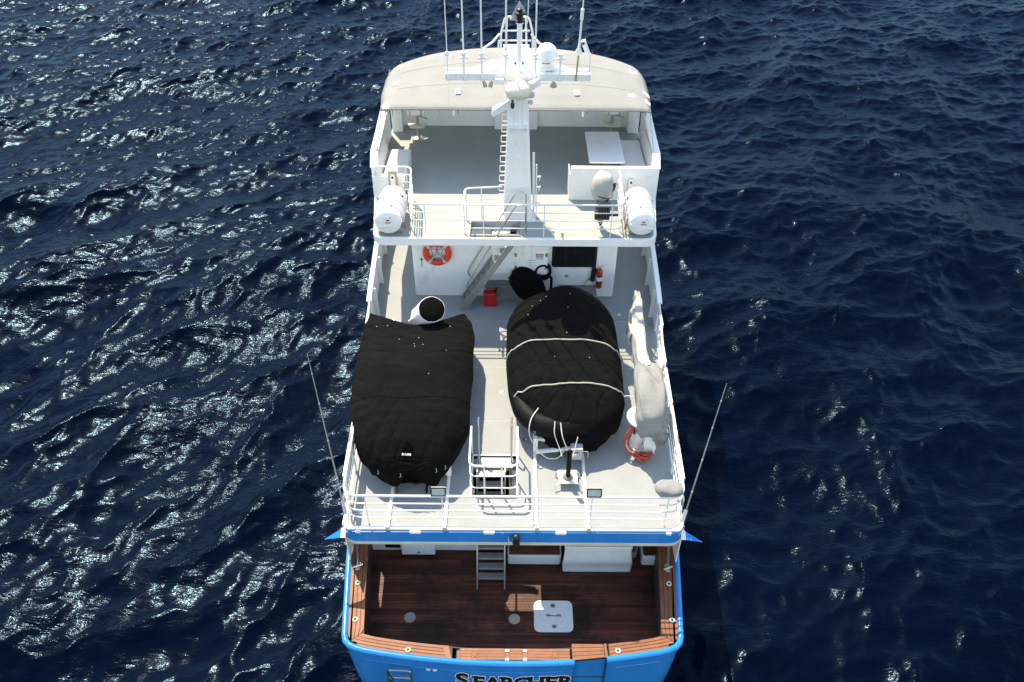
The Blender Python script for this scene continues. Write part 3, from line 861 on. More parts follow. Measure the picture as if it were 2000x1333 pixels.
# fly deck railing
railF = None
fp = [(-3.78, 19.42), (-2.80, 19.42), (-2.66, 17.46), (2.72, 17.46), (2.80, 19.36)]
for z, r_ in ((0.95, 0.023), (0.72, 0.014), (0.49, 0.014), (0.26, 0.014)):
    mb = MB().tube(fillet([(x, y, ZF + z) for x, y in fp], 0.2, 6), r_, 8)
    if railF is None:
        railF = ob('fly_deck_railing', mb, 'rail', Y)
    else:
        ob('rail', mb, 'rail', railF)
for x, y in ((-2.28, 17.46), (-0.80, 17.46), (0.74, 17.46), (2.45, 17.46), (-2.68, 17.75), (2.73, 17.75), (-2.75, 18.6), (2.77, 18.6), (-2.95, 19.42)):
    ob('post', MB().tube([(x, y, ZF), (x, y, ZF + 0.94)], 0.013, 7), 'rail', railF)
wf = None
for z, r_ in ((0.92, 0.026), (0.58, 0.018)):
    mb = MB().tube(fillet([(-1.30, 17.5, ZF + z), (-1.30, 18.32, ZF + z), (-0.34, 18.42, ZF + z)], 0.14, 6), r_, 8)
    if wf is None:
        wf = ob('fly_stair_guard', mb, 'rail', Y)
    else:
        ob('rail', mb, 'rail', wf)
for x, y in ((-1.30, 17.62), (-1.28, 18.25), (-0.88, 18.36)):
    ob('post', MB().tube([(x, y, ZF), (x, y, ZF + 0.91)], 0.017, 7), 'rail', wf)
# fly deck bulwark wings
WING = [(19.42, 0.90), (20.3, 0.93), (21.4, 1.04), (22.6, 1.20), (23.3, 1.24)]
for s in (1, -1):
    w = ob('fly_bulwark', MB().loft([[(s * (hf(y) - 0.06), y, ZF - 0.1), (s * hf(y), y, ZF - 0.1), (s * (hf(y) + 0.03), y, ZF + h), (s * (hf(y) - 0.05), y, ZF + h)] for y, h in WING]), 'white', Y)
    ob('bulwark_cap', MB().loft([[(s * (hf(y) - 0.17), y, ZF + h), (s * (hf(y) + 0.06), y, ZF + h), (s * (hf(y) + 0.05), y, ZF + h + 0.04), (s * (hf(y) - 0.16), y, ZF + h + 0.04)] for y, h in WING]), 'white', w, bev=0.012)
# consoles forward
cw = ob('console_wall', MB().box(-3.62, 3.62, 24.02, 24.2, ZF, ZF + 1.45), 'white', Y)
for x0, x1 in ((-3.2, -2.45), (-2.42, -1.68), (-1.64, -0.9), (1.0, 1.75), (1.78, 2.55), (2.58, 3.3)):
    ob('cupboard_door', MB().box(x0 + 0.012, x1 - 0.012, 24.0, 24.02, ZF + 0.22, ZF + 1.3), 'white', cw, bev=0.006)
    ob('door_pull', MB().box((x1 if x0 in (-2.42, 1.0) else x0) - 0.04, (x1 if x0 in (-2.42, 1.0) else x0) + 0.0, 23.965, 24.0, ZF + 0.66, ZF + 0.82), 'darkgrey', cw, bev=0.008)
ob('centre_cabinet', MB().box(-0.66, 0.70, 23.78, 24.02, ZF, ZF + 1.2), 'white', Y, bev=0.01)
for s in (1, -1):
    ob('corner_cabinet', MB().box(min(s * 3.88, s * 3.55), max(s * 3.88, s * 3.55), 23.55, 24.02, ZF, ZF + 1.0), 'white', Y, bev=0.01)
# settees
sp = ob('port_settee', MB().box(-3.90, -3.05, 19.42, 21.45, ZF, ZF + 0.36), 'white', Y, bev=0.02)
ob('cushion', MB().box(-3.66, -3.04, 19.56, 20.5, ZF + 0.36, ZF + 0.46), 'cushion', sp, bev=0.03, segs=3)
ob('cushion', MB().box(-3.66, -3.04, 20.51, 21.44, ZF + 0.36, ZF + 0.46), 'cushion', sp, bev=0.03, segs=3)
ob('backrest', MB().slab([(-3.90, 19.5, ZF + 0.36), (-3.68, 19.5, ZF + 0.36), (-3.80, 19.5, ZF + 0.86), (-3.90, 19.5, ZF + 0.86)], (0, 1.94, 0)), 'cushion', sp, bev=0.02)
ob('end_panel', MB().box(-3.88, -3.06, 19.36, 19.42, ZF, ZF + 0.70), 'white', sp, bev=0.012)
ss = ob('starboard_settee', MB().box(1.50, 3.88, 19.36, 19.50, ZF, ZF + 0.98), 'white', Y, bev=0.015)
ob('back_panel', MB().box(2.28, 2.72, 19.345, 19.36, ZF + 0.08, ZF + 0.86), 'white', ss, bev=0.008)
ob('end_cheek', MB().box(1.47, 1.50, 19.40, 20.0, ZF, ZF + 0.78), 'white', ss, bev=0.01)
ob('seat_base', MB().box(1.52, 3.10, 19.50, 20.02, ZF, ZF + 0.40).box(3.12, 3.88, 19.52, 22.1, ZF, ZF + 0.40), 'white', ss)
ob('cushion', MB().box(1.54, 3.10, 19.52, 20.03, ZF + 0.40, ZF + 0.48), 'cushion', ss, bev=0.03, segs=3)
ob('cushion', MB().box(3.11, 3.70, 19.53, 22.1, ZF + 0.40, ZF + 0.48), 'cushion', ss, bev=0.03, segs=3)
ob('backrest', MB().slab([(3.72, 19.55, ZF + 0.4), (3.88, 19.55, ZF + 0.4), (3.88, 19.55, ZF + 0.86), (3.80, 19.55, ZF + 0.86)], (0, 2.5, 0)), 'cushion', ss, bev=0.02)

# mast
MX = 0.06
def mast_ring(z):
    k = (z - ZF) / 3.25
    w, y0, y1 = 0.385 - 0.14 * k, 18.30 + 0.05 * k, 18.95 - 0.18 * k
    return [(p[0], p[1], z) for p in rrect(MX - w, MX + w, y0, y1, 0.09, 4)]
mast = ob('mast', MB().loft([mast_ring(ZF), mast_ring(ZF + 1.1), mast_ring(ZF + 2.2), mast_ring(9.35), [(x * 0.85 + 0.01, 18.55 + (y - 18.55) * 0.8, 9.86) for x, y, z in mast_ring(9.35)]]), 'white', Y)
ob('mast_step', MB().prism(rrect(-0.42, 0.55, 18.2, 19.05, 0.1), ZF, ZF + 0.03), 'white', mast)
for k in range(9):
    z = 6.62 + k * 0.275
    kx = MX - (0.385 - 0.14 * (z - ZF) / 3.25)
    ob('rung', MB().tube(fillet([(kx + 0.02, 18.5, z - 0.085), (kx - 0.13, 18.5, z - 0.085), (kx - 0.13, 18.5, z + 0.085), (kx + 0.02, 18.5, z + 0.085)], 0.03), 0.016, 6), 'rail', mast)
ob('mast_light', MB().lathe([(0.09, 0), (0.085, 0.01), (0.045, 0.02), (0.04, 0.045), (0.0, 0.06)], (MX - 0.01, 18.33, 7.86), (0, -1, 0), 16), 'white', mast)
ob('conduit', MB().tube([(0.50, 18.5, ZF + 0.1), (0.46, 18.5, 7.9)], 0.03, 8).tube([(0.56, 18.45, ZF), (0.54, 18.45, 7.6)], 0.018, 8), 'rail', mast)
for z in (6.5, 6.95, 7.25):
    ob('halyard_cleat', MB().box(0.55, 0.66, 18.42, 18.46, z - 0.02, z + 0.02).tube([(0.62, 18.40, z - 0.08), (0.64, 18.40, z + 0.07)], 0.014, 6), 'rail', mast)
plate_z = 8.90
ob('dome_bracket', MB().prism([(MX - 0.25, 17.72), (MX + 0.25, 17.72), (MX + 0.22, 18.40), (MX - 0.22, 18.40)], plate_z, plate_z + 0.03), 'white', mast)
ob('dome_post', MB().lathe([(0.10, 0), (0.10, 0.72), (0.14, 0.74), (0.14, 0.76)], (MX - 0.01, 17.92, plate_z + 0.03), n=18), 'white', mast)
for s in (1, -1):
    ob('gusset', MB().slab([(MX + s * 0.10, 17.9, plate_z + 0.03), (MX + s * 0.25, 17.9, plate_z + 0.03), (MX + s * 0.11, 17.9, plate_z + 0.66), (MX + s * 0.09, 17.9, plate_z + 0.66)], (0, 0.02, 0)), 'white', mast)
    ob('gusset', MB().slab([(MX + s * 0.20, 18.40, plate_z - 0.4), (MX + s * 0.20, 18.40, plate_z), (MX + s * 0.20, 17.75, plate_z)], (0.02, 0, 0)), 'white', mast)
# crosstree and platform
CT = 9.83
ct = ob('crosstree', MB().box(-1.67, 1.75, 18.32, 18.46, CT, CT + 0.17), 'white', Y, bev=0.008)
ob('platform', MB().prism([(-1.30, 18.46), (1.55, 18.46), (0.75, 19.25), (-0.55, 19.25)], CT + 0.13, CT + 0.16), 'white', ct)
ob('top_lip', MB().box(-1.66, 1.74, 18.47, 18.49, CT + 0.20, CT + 0.24), 'white', ct)
ob('junction_box', MB().box(-0.50, -0.28, 18.22, 18.32, CT - 0.05, CT + 0.08), 'white', ct, bev=0.01)
for x in (-1.60, -1.25, -0.9, -0.5, 0.3, 0.62, 1.1, 1.5):
    ob('lip_tab', MB().box(x - 0.08, x + 0.08, 18.462, 18.475, CT + 0.16, CT + 0.24), 'white', ct)
ob('top_mast', MB().lathe([(0.065, 0), (0.06, 1.1), (0.09, 1.11), (0.09, 1.14)], (0.07, 18.50, CT + 0.16), n=14), 'white', Y)
for x, lean in ((-0.72, 1), (-0.62, -1), (0.84, -1), (0.93, 1)):
    c = Vector((x, 18.33, CT - 0.06))
    ob('deck_flood', MB().lathe([(0.045, 0), (0.05, 0.04), (0.035, 0.14)], c + Vector((0, -0.05, -0.08)), (0.4 * -lean, 0.5, 0.9), 12), 'dull', ct)
# antenna stands on the crosstree
for x, h in ((-1.60, 0.52), (-1.22, 0.48), (-0.80, 0.47), (-0.24, 0.46), (0.44, 0.46), (1.02, 0.46), (1.70, 0.50)):
    so = ob('antenna_stand', MB().tube([(x, 18.30, CT), (x, 18.30, CT + 0.17 + h)], 0.03 if abs(x) < 1.5 else 0.016, 8), 'white', ct)
    if abs(x) < 1.5:
        ob('antenna_clamp', MB().lathe([(0.04, 0), (0.075, 0.02), (0.075, 0.06), (0.04, 0.08)], (x, 18.30, CT + 0.14 + h), n=12), 'white', ct)
        ob('wing_nut', MB().box(x - 0.11, x + 0.11, 18.28, 18.32, CT + 0.05 + h, CT + 0.09 + h), 'white', ct, bev=0.01)

# canvas hardtop
def ht_fn(u, v):
    s = u * 2 - 1
    a = abs(s)
    w = np.interp(v, [0, 0.35, 0.75, 1], [3.72, 3.84, 3.86, 3.80])
    yf = 25.40 - 1.60 * a ** 2.6
    y = 20.85 + (yf - 20.85) * v
    z = HT + 0.13 * math.sin(math.pi * min(v * 0.75, 1)) * (1 - a ** 4)
    if a > 0.90:
        z -= 0.14 * ((a - 0.92) / 0.08) ** 2 * min(1, 0.25 + v * 4) if a > 0.92 else 0
    if v < 0.04:
        z -= 0.06 * (1 - v / 0.04)
    if v > 0.93:
        z -= 0.10 * ((v - 0.93) / 0.07) ** 2
    z += 0.012 * noise.noise(Vector((s * 5, y * 1.3, 0))) + 0.025 * math.sin(v * 3 * math.pi) ** 8 * (1 - a)
    return (s * w, y, z)
ht = ob('canvas_hardtop', MB().grid(ht_fn, 61, 41), 'canvas', Y, solid=0.03)
ob('edge_pipe', MB().tube([ht_fn(u, 0.0) for u in np.linspace(0.0, 1, 40)], 0.028, 8), 'greycanvas', ht)
for v in (0.33, 0.66):
    ob('seam', MB().tube([Vector(ht_fn(u, v)) + Vector((0, 0, 0.002)) for u in np.linspace(0.06, 0.94, 40)], 0.004, 5), 'canvas', ht)
for u in (0.25, 0.5, 0.75):
    ob('seam', MB().tube([Vector(ht_fn(u, v)) + Vector((0, 0, 0.0)) for v in np.linspace(0.02, 0.95, 20)], 0.007, 5), 'canvas', ht)
for x, y in ((-1.62, 21.75), (1.72, 21.70)):
    ob('patch', MB().prism(rrect(x - 0.07, x + 0.07, y - 0.18, y + 0.18, 0.05), HT + 0.085, HT + 0.105), 'white', ht)
for u, v in ((0.02, 0.03), (0.985, 0.35), (0.99, 0.18), (0.93, 0.22), (0.05, 0.45), (0.955, 0.75)):
    p = ht_fn(u, v)
    q = [ht_fn(min(max(u + du, 0), 1), v + dv) for du, dv in ((-.012, -.02), (.012, -.02), (.012, .045), (-.012, .045))]
    ob('patch', MB().slab([Vector(c) + Vector((0, 0, 0.004)) for c in q], (0, 0, 0.008)), 'white', ht)
for s in (1, -1):
    ob('support_pipe', MB().tube([(s * 3.70, 20.92, HT - 0.05), (s * 3.84, 20.35, ZF + 0.96)], 0.018, 7).tube([(s * 3.62, 21.0, HT - 0.2), (s * 3.45, 21.2, HT - 0.22), (s * 3.45, 21.2, HT - 0.42)], 0.015, 7), 'steel', ht)
    ob('pipe_foot', MB().lathe([(0.05, 0), (0.05, 0.02), (0.03, 0.05)], (s * 3.86, 20.32, ZF + 0.96), n=12), 'steel', ht)
    for y in (22.2, 23.1):
        ob('support_pipe', MB().tube([(s * 3.66, y, HT - 0.12), (s * 3.84, y, ZF + 1.2)], 0.02, 7), 'steel', ht)
for x in (-1.72, 1.86):
    ob('ceiling_lamp', MB().tube([(x, 20.98, HT - 0.05), (x, 20.98, HT - 0.28)], 0.03, 8).box(x - 0.06, x + 0.06, 20.95, 21.01, HT - 0.12, HT - 0.06), 'white', ht)
    ob('lamp_switch', MB().tube([(x + 0.12, 20.98, HT - 0.05), (x + 0.12, 20.98, HT - 0.22)], 0.012, 6), 'darkgrey', ht)

# bow pulpit
bp = ob('bow_pulpit', MB().tube(fillet([(-0.62, 33.4, 4.6), (-0.60, 33.5, 5.75), (-0.42, 33.6, 6.38), (0.55, 33.6, 6.38), (0.72, 33.5, 5.75), (0.74, 33.4, 4.6)], 0.15), 0.045, 8), 'rail', Y)
for z, h in ((5.45, 0.57), (5.85, 0.52)):
    ob('rail', MB().tube([(-h, 33.5, z), (h + 0.08, 33.5, z)], 0.035, 7), 'rail', bp)
for x, y in ((-0.8, 33.0), (0.9, 33.0), (-0.42, 33.6), (0.5, 33.6)):
    ob('post', MB().tube([(x, y, 4.5), (x * 0.85, y + 0.1, 6.3 if y > 33.2 else 5.6)], 0.04, 7), 'rail', bp)
for s in (1, -1):
    ob('bow_rail', MB().tube([(s * 0.66, 33.4, 5.75), (s * 0.95, 33.0, 5.55), (s * 1.9, 31.6, 5.35), (s * 2.7, 30, 5.2)], 0.045, 7), 'rail', bp)
ob('step_plate', MB().box(-0.5, 0.58, 33.3, 33.7, 5.15, 5.22), 'white', bp)
arm = ob('bow_davit', MB().tube([(2.75, 30.0, 4.2), (2.74, 30.0, 6.2), (2.52, 30.0, 6.70)], 0.10, 10), 'white', Y)
ob('davit_sheave', MB().lathe([(0.06, -0.02), (0.06, 0.02)], (2.52, 29.9, 6.62), (0, 1, 0), 12), 'darkgrey', arm)

# ================================================================== things aboard
# ---------------------------------------------------------------- covered tenders
def smooth_tab(tab, y):
    return lerp_tab(tab, y)

def cover_fn(xl, xr, y0, yfwd, zedge, ztop, drop, wr=1.0, seed=0.0, hump=None, flat=3.0):
    """surface point for p in [-1.3,1.3] across and t in [-0.1,1.1] along"""
    def S(p, t):
        s = max(-1, min(1, p))
        a = abs(s)
        tc = max(0.0, min(1.0, t))
        ye = y0 + tc * (yfwd(1.0) - y0)
        y = y0 + tc * (yfwd(s) - y0)
        l, r = smooth_tab(xl, ye), smooth_tab(xr, ye)
        x = (l + r) / 2 + s * (r - l) / 2
        ze, zt = smooth_tab(zedge, ye), smooth_tab(ztop, ye)
        z = ze + (zt - ze) * (1 - a ** flat)
        if hump:
            z += hump(x, y)
        ov = abs(p) - 1
        if ov > 0:                               # side skirt hanging down and tucked in
            z -= drop * min(1, ov / 0.22)
            x -= math.copysign(0.10 * (ov / 0.3) ** 2, s) * (r - l) / 2.6
            x += 0.05 * noise.noise(Vector((y * 2.6, seed + s, 0.3))) * ov / 0.3
            z += 0.09 * noise.noise(Vector((y * 3.1, seed + 5, s))) * ov / 0.3
        if t < 0:
            z -= (drop + 0.08) * min(1, -t / 0.08)
            y += 0.10 * (-t / 0.1) ** 2
        if t > 1:
            z -= drop * min(1, (t - 1) / 0.08)
            y -= 0.06 * ((t - 1) / 0.1)
        # folds: broad, radiating creases near the bow, fine ripples on the flanks
        q = Vector((x * 1.2, y * 1.2, seed))
        f = 0.030 * noise.noise(q) + 0.015 * noise.noise(q * 2.7)
        ang = math.atan2(y - y0 - 1.2, x - (l + r) / 2)
        nb = math.exp(-((y - y0) / 1.3) ** 2)
        f += nb * 0.035 * noise.noise(Vector((ang * 5.5, 1.5, seed))) * (0.3 + a)
        fl = max(0, a - 0.55) / 0.45
        f += fl * 0.022 * noise.noise(Vector((y * 5.0 + x * 1.5, seed + 9, 0)))
        f += 0.012 * noise.noise(Vector((x * 0.8, y * 6.0, seed + 3)))
        w1 = x * 0.7 + y * 0.9 + 0.4 * noise.noise(Vector((x, y, seed)))
        w2 = x * 1.1 - y * 0.6 + 0.4 * noise.noise(Vector((x, y, seed + 4)))
        f -= 0.030 * (1 - min(1, abs(noise.noise(Vector((w1 * 2.2, w2 * 0.5, seed + 2)))) * 7)) * (0.25 + 0.75 * fl)
        f -= 0.028 * (1 - min(1, abs(noise.noise(Vector((w2 * 2.6, w1 * 0.4, seed + 6)))) * 7)) * (0.2 + 0.8 * nb)
        f += 0.030 * math.sin(math.pi * (y - y0) / 1.9) ** 2 * (1 - a) - 0.02
        z += f * wr
        return Vector((x, y, z))
    return S
def cover_mesh(S, nu=121, nv=181):
    return MB().grid(lambda u, v: S(-1.3 + 2.6 * u, -0.1 + 1.2 * v), nu, nv)
def dots(S, spots, parent):
    for p, t in spots:
        c = S(p, t)
        ob('speck', MB().lathe([(0.011, 0), (0.009, 0.005), (0.0, 0.007)], c + Vector((0, 0, 0.002)), n=7), 'rope', parent)

# port tender
tl = empty('covered_tender', (-2.35, 13.4, ZB), 'broad tender under a plain black fabric cover on the port side, no straps', 'tender')
xlL = [(10.99, -2.50), (11.08, -2.78), (11.25, -3.06), (11.6, -3.38), (12.29, -3.62), (13.44, -3.75), (14.71, -3.77), (15.6, -3.76), (16.1, -3.70)]
xrL = [(10.99, -1.84), (11.08, -1.62), (11.32, -1.38), (11.85, -1.12), (12.24, -0.97), (12.96, -1.0), (13.82, -0.96), (14.55, -0.99), (15.23, -0.98), (15.7, -1.08), (16.1, -1.28)]
SL = cover_fn(xlL, xrL, 10.99, lambda s: 15.50 + 0.60 * abs(s) ** 1.6, [(10.85, 4.22), (11.3, 4.36), (12, 4.56), (14, 4.62), (16.1, 4.62)],
              [(10.85, 4.30), (11.1, 4.55), (11.6, 4.82), (12.4, 4.98), (14, 5.0), (16.1, 4.72)], 0.34, 1.35, 1.3, None, 4.0)
cov = ob('cover', cover_mesh(SL), 'black', tl, smooth=70)
dots(SL, [(-0.55, 0.93), (0.05, 0.86), (-0.02, 0.80), (0.13, 0.79), (0.0, 0.77), (0.62, 0.93), (-0.3, 0.83), (0.55, 0.70), (-0.75, 0.9), (0.3, 0.52)], cov)
ob('tender_hull', MB().loft([[(x + (1 if k < 4 else 0) * 0, y, z) for k, (x, z) in enumerate(((-2.4 - w, 4.22), (-2.4 - w * 0.9, 4.08), (-2.4, 3.92), (-2.4 + w * 0.9, 4.08), (-2.4 + w, 4.22), (-2.4, 4.3)))] for y, w in ((11.35, 0.35), (11.9, 0.85), (12.6, 1.15), (15.6, 1.15))]), 'greycanvas', tl)
for t in (0.36, 0.70):
    ob('cover_seam', MB().tube([SL(p, t) + Vector((0, 0, 0.002)) for p in np.linspace(-1.15, 1.15, 60)], 0.008, 5), 'black', cov)
# netting and cord at the bow
net = MB()
for i in range(15):
    u = i / 14
    p0, p1 = SL(-0.55 + 1.1 * u, 0.055), SL(-0.55 + 1.1 * u, -0.075)
    net.tube([p0 + Vector((0, -0.01, 0.012)), (p0 + p1) / 2 + Vector((0, -0.05, 0.02)), p1 + Vector((0, -0.035, 0))], 0.010, 5)
for j in range(8):
    t = 0.05 - j * 0.017
    net.tube([SL(-0.55 + 1.1 * u, t) + Vector((0, -0.03, 0.016)) for u in np.linspace(0, 1, 12)], 0.009, 5)
ob('bow_net', net, 'mesh_black', tl)
gap = ob('cover_gap', MB().grid(lambda u, v: SL(-0.10 + 0.26 * u, 0.055 + 0.055 * v * (1 - abs(u - 0.6))) + Vector((0, 0, 0.012)), 9, 6), 'mesh_black', tl)
for k in range(7):
    a = SL(-0.10 + 0.036 * k, 0.052)
    ob('stowed_strap', MB().tube([a + Vector((0, -0.01, 0.035)), a + Vector((random.uniform(-0.02, 0.02), 0.04, 0.045))], 0.010, 6), 'grey', gap)
for u, t in ((-0.98, 0.03), (-0.62, 0.0), (0.88, 0.03), (1.0, 0.05)):
    c = SL(u, t)
    ob('tie', MB().tube([c + Vector((0, -0.03, 0.01)), c + Vector((0.02, -0.06, -0.05)), c + Vector((-0.01, -0.06, -0.08))], 0.006, 5), 'grey', tl)
cr = ob('cradle', MB().box(-2.66, -2.54, 11.45, 11.53, ZB + 0.08, ZB + 0.45), 'white', tl, bev=0.008)
ob('cradle_post', MB().box(-1.48, -1.36, 11.45, 11.53, ZB + 0.08, ZB + 0.45), 'white', cr, bev=0.008)
ob('cradle_bar', MB().slab([(-2.56, 11.46, ZB + 0.40), (-1.46, 11.46, ZB + 0.12), (-1.46, 11.46, ZB + 0.20), (-2.56, 11.46, ZB + 0.48)], (0, 0.05, 0)).slab([(-2.56, 11.40, ZB + 0.10), (-1.46, 11.40, ZB + 0.36), (-1.46, 11.40, ZB + 0.44), (-2.56, 11.40, ZB + 0.18)], (0, 0.05, 0)), 'white', cr)
ob('cradle_bar', MB().box(-2.66, -1.36, 14.8, 14.88, ZB + 0.08, ZB + 0.40), 'white', cr)

# starboard tender
tr = empty('covered_tender', (1.22, 14.0, ZB), 'inflatable tender under a black cover held by two white straps', 'tender')
xlR = [(12.03, 1.02), (12.15, 0.80), (12.35, 0.58), (12.65, 0.32), (13.0, 0.06), (13.3, -0.08), (14.4, -0.17), (15.4, -0.18), (16.0, -0.14), (16.5, 0.02)]
xrR = [(12.03, 1.48), (12.12, 1.85), (12.28, 2.12), (12.52, 2.40), (12.95, 2.52), (14.1, 2.57), (15.2, 2.56), (16.0, 2.54), (16.5, 2.42)]
def hump(x, y):
    return 0.36 * math.exp(-((x - 1.36) / 0.66) ** 2 - ((y - 16.30) / 0.9) ** 2) + 0.05 * math.exp(-((x - 0.5) / 0.3) ** 2 - ((y - 15.9) / 0.4) ** 2)
SR = cover_fn(xlR, xrR, 12.03, lambda s: 16.55 - 0.30 * abs(s) ** 3, [(12.03, 4.25), (12.5, 4.42), (13.2, 4.56), (15.5, 4.58), (16.5, 4.50)],
              [(12.03, 4.42), (12.3, 4.68), (12.8, 4.88), (13.5, 4.98), (15.5, 5.0), (16.5, 4.80)], 0.36, 1.4, 7.7, hump, 6.5)
covr = ob('cover', cover_mesh(SR), 'black', tr, smooth=70)
dots(SR, [(0.1, 0.80), (0.05, 0.62), (-0.2, 0.45), (0.4, 0.44), (-0.55, 0.86), (-0.4, 0.9), (-0.3, 0.93), (-0.62, 0.8), (0.15, 0.9)], covr)
for t, nm in ((0.565, 'strap'), (0.245, 'strap')):
    pts = [SR(p, t + 0.02 * (abs(p) > 0.9)) + Vector((0, 0, 0.022)) for p in np.linspace(-1.16, 1.16, 50)]
    k = np.ones(5) / 5
    zz = np.convolve(np.pad([p.z for p in pts], 2, mode='edge'), k, 'valid')
    pts = [Vector((p.x * 1.0, p.y - 0.16 * max(0, abs(q) - 0.72), max(z, p.z))) for p, z, q in zip(pts, zz, np.linspace(-1.16, 1.16, 50))]
    ob('strap', MB().tube(pts, 0.018, 8), 'strap', tr)
for t in (0.42, 0.86):
    ob('cover_seam', MB().tube([SR(p, t) + Vector((0, 0, 0.002)) for p in np.linspace(-1.15, 1.15, 60)], 0.008, 5), 'black', covr)
tube_out = [(0.06, 15.9), (0.05, 14.4), (0.12, 13.3), (0.24, 12.78), (0.50, 12.45), (0.92, 12.32), (1.35, 12.36), (1.70, 12.48), (2.0, 12.8), (2.22, 13.3), (2.26, 14.4), (2.22, 15.9)]
ob('inflatable_tube', MB().tube(fillet([(x, y, 4.36) for x, y in tube_out], 0.25, 4), 0.25, 16), 'rubber', tr, smooth=60)
ob('tender_hull', MB().loft([[(1.2 - w, y, 4.3), (1.2 - w * 0.8, y, 4.1), (1.2, y, 3.92), (1.2 + w * 0.8, y, 4.1), (1.2 + w, y, 4.3)] for y, w in ((12.1, 0.25), (12.7, 0.85), (13.4, 1.0), (15.8, 1.0))]), 'greycanvas', tr)
mk = MB()
for k in range(15):
    if k in (2, 4):
        continue
    f = k / 14
    c = Vector((0.10, 12.82, 4.36)).lerp(Vector((0.50, 12.23, 4.34)), f)
    n_ = Vector((-0.62, -0.62, 0.48)).normalized()
    t_ = Vector((0.56, -0.70, 0)).normalized()
    u_ = n_.cross(t_).normalized()
    c = c + n_ * 0.03
    w_, h_ = (0.010, 0.05) if k % 3 else (0.016, 0.05)
    mk.slab([c - t_ * w_ - u_ * h_, c + t_ * w_ - u_ * h_, c + t_ * w_ + u_ * h_, c - t_ * w_ + u_ * h_], n_ * 0.004)
ob('tube_lettering', mk, 'grey', tr)
for k in range(6):
    f = k / 5
    c = Vector((0.20, 13.05, 4.62)).lerp(Vector((0.88, 12.30, 4.58)), f)
    ob('cover_button', MB().lathe([(0.018, 0), (0.012, 0.012), (0, 0.014)], c, (-0.3, -0.4, 1), 8), 'rope', tr)
lines = MB()
lines.tube(fillet([(0.56, 12.66, 4.66), (0.36, 12.32, 4.62), (0.32, 12.14, 4.34), (0.46, 12.10, 4.02), (0.72, 11.90, 3.80), (1.0, 11.92, 3.78), (1.12, 12.0, 3.98)], 0.15), 0.013, 6)
lines.tube(fillet([(0.90, 12.26, 4.62), (0.88, 12.04, 4.45), (0.98, 11.94, 4.2), (1.06, 11.75, 4.05)], 0.1), 0.011, 6)
lines.tube(fillet([(1.02, 12.22, 4.62), (1.06, 11.98, 4.42), (1.16, 11.92, 4.15), (1.28, 11.78, 4.05)], 0.1), 0.013, 6)
lines.tube(fillet([(1.40, 12.0, 4.40), (1.36, 11.92, 4.25), (1.30, 11.74, 4.05)], 0.1), 0.012, 6)
ob('lashing_line', lines, 'rope', tr)
cr = ob('cradle', MB().box(0.44, 0.54, 12.16, 12.26, ZB + 0.08, ZB + 0.5), 'white', tr, bev=0.008)
ob('cradle_post', MB().box(1.50, 1.60, 12.16, 12.26, ZB + 0.08, ZB + 0.55), 'white', cr, bev=0.008)
ob('cradle_bar', MB().slab([(0.5, 12.08, ZB + 0.10), (1.5, 12.0, ZB + 0.36), (1.5, 12.0, ZB + 0.44), (0.5, 12.08, ZB + 0.18)], (0, 0.06, 0)).slab([(0.5, 12.26, ZB + 0.36), (1.5, 12.26, ZB + 0.12), (1.5, 12.26, ZB + 0.20), (0.5, 12.26, ZB + 0.44)], (0, 0.06, 0)), 'white', cr)
ob('cradle_bar', MB().box(0.44, 1.60, 15.0, 15.08, ZB + 0.08, ZB + 0.40), 'white', cr)
wch = ob('bow_winch', MB().box(1.26, 1.52, 11.86, 12.06, ZB + 0.16, ZB + 0.5).lathe([(0.09, -0.1), (0.05, -0.09), (0.05, 0.09), (0.09, 0.1)], (1.32, 11.82, ZB + 0.36), (1, 0, 0), 14), 'grey', tr, bev=0.008)
ob('winch_handle', MB().tube(fillet([(1.52, 11.9, ZB + 0.4), (1.64, 11.9, ZB + 0.4), (1.64, 11.86, ZB + 0.25)], 0.04), 0.014, 6), 'steel', wch)

# silvery bag on the port tender
bag = empty('fabric_bag', (-2.15, 15.6, 4.8), 'silvery cone-shaped fabric bag with black round top, behind the port tender', 'bag')
nrm = Vector((0.20, -0.62, 0.76)).normalized()
cc = Vector((-2.05, 15.62, 5.10))
q = Vector((0, 0, 1)).rotation_difference(nrm)
def bag_ring(c, r, wob, n=40):
    return [c + q @ Vector((r * (1 + wob * noise.noise(Vector((math.cos(2 * math.pi * k / n) * 3, math.sin(2 * math.pi * k / n) * 3, r * 7)))) * math.cos(2 * math.pi * k / n),
                            r * (1 + wob * noise.noise(Vector((math.cos(2 * math.pi * k / n) * 3, math.sin(2 * math.pi * k / n) * 3, r * 7)))) * math.sin(2 * math.pi * k / n), 0)) for k in range(n)]
axis_b = Vector((-0.42, 0.42, -0.62))
ob('bag_body', MB().loft([bag_ring(cc, 0.30, 0.02), bag_ring(cc - nrm * 0.02, 0.335, 0.03)] + [bag_ring(cc + axis_b * f, 0.335 - 0.11 * f, 0.06 + 0.30 * f) for f in (0.15, 0.3, 0.5, 0.75, 1.0)]), 'silver', bag, smooth=60)
ob('bag_top', MB().loft([bag_ring(cc + nrm * 0.002, 0.318, 0.06), bag_ring(cc + nrm * 0.035, 0.29, 0.06), bag_ring(cc + nrm * 0.05, 0.15, 0.02), bag_ring(cc + nrm * 0.05, 0.02, 0)]), 'black', bag, smooth=60)

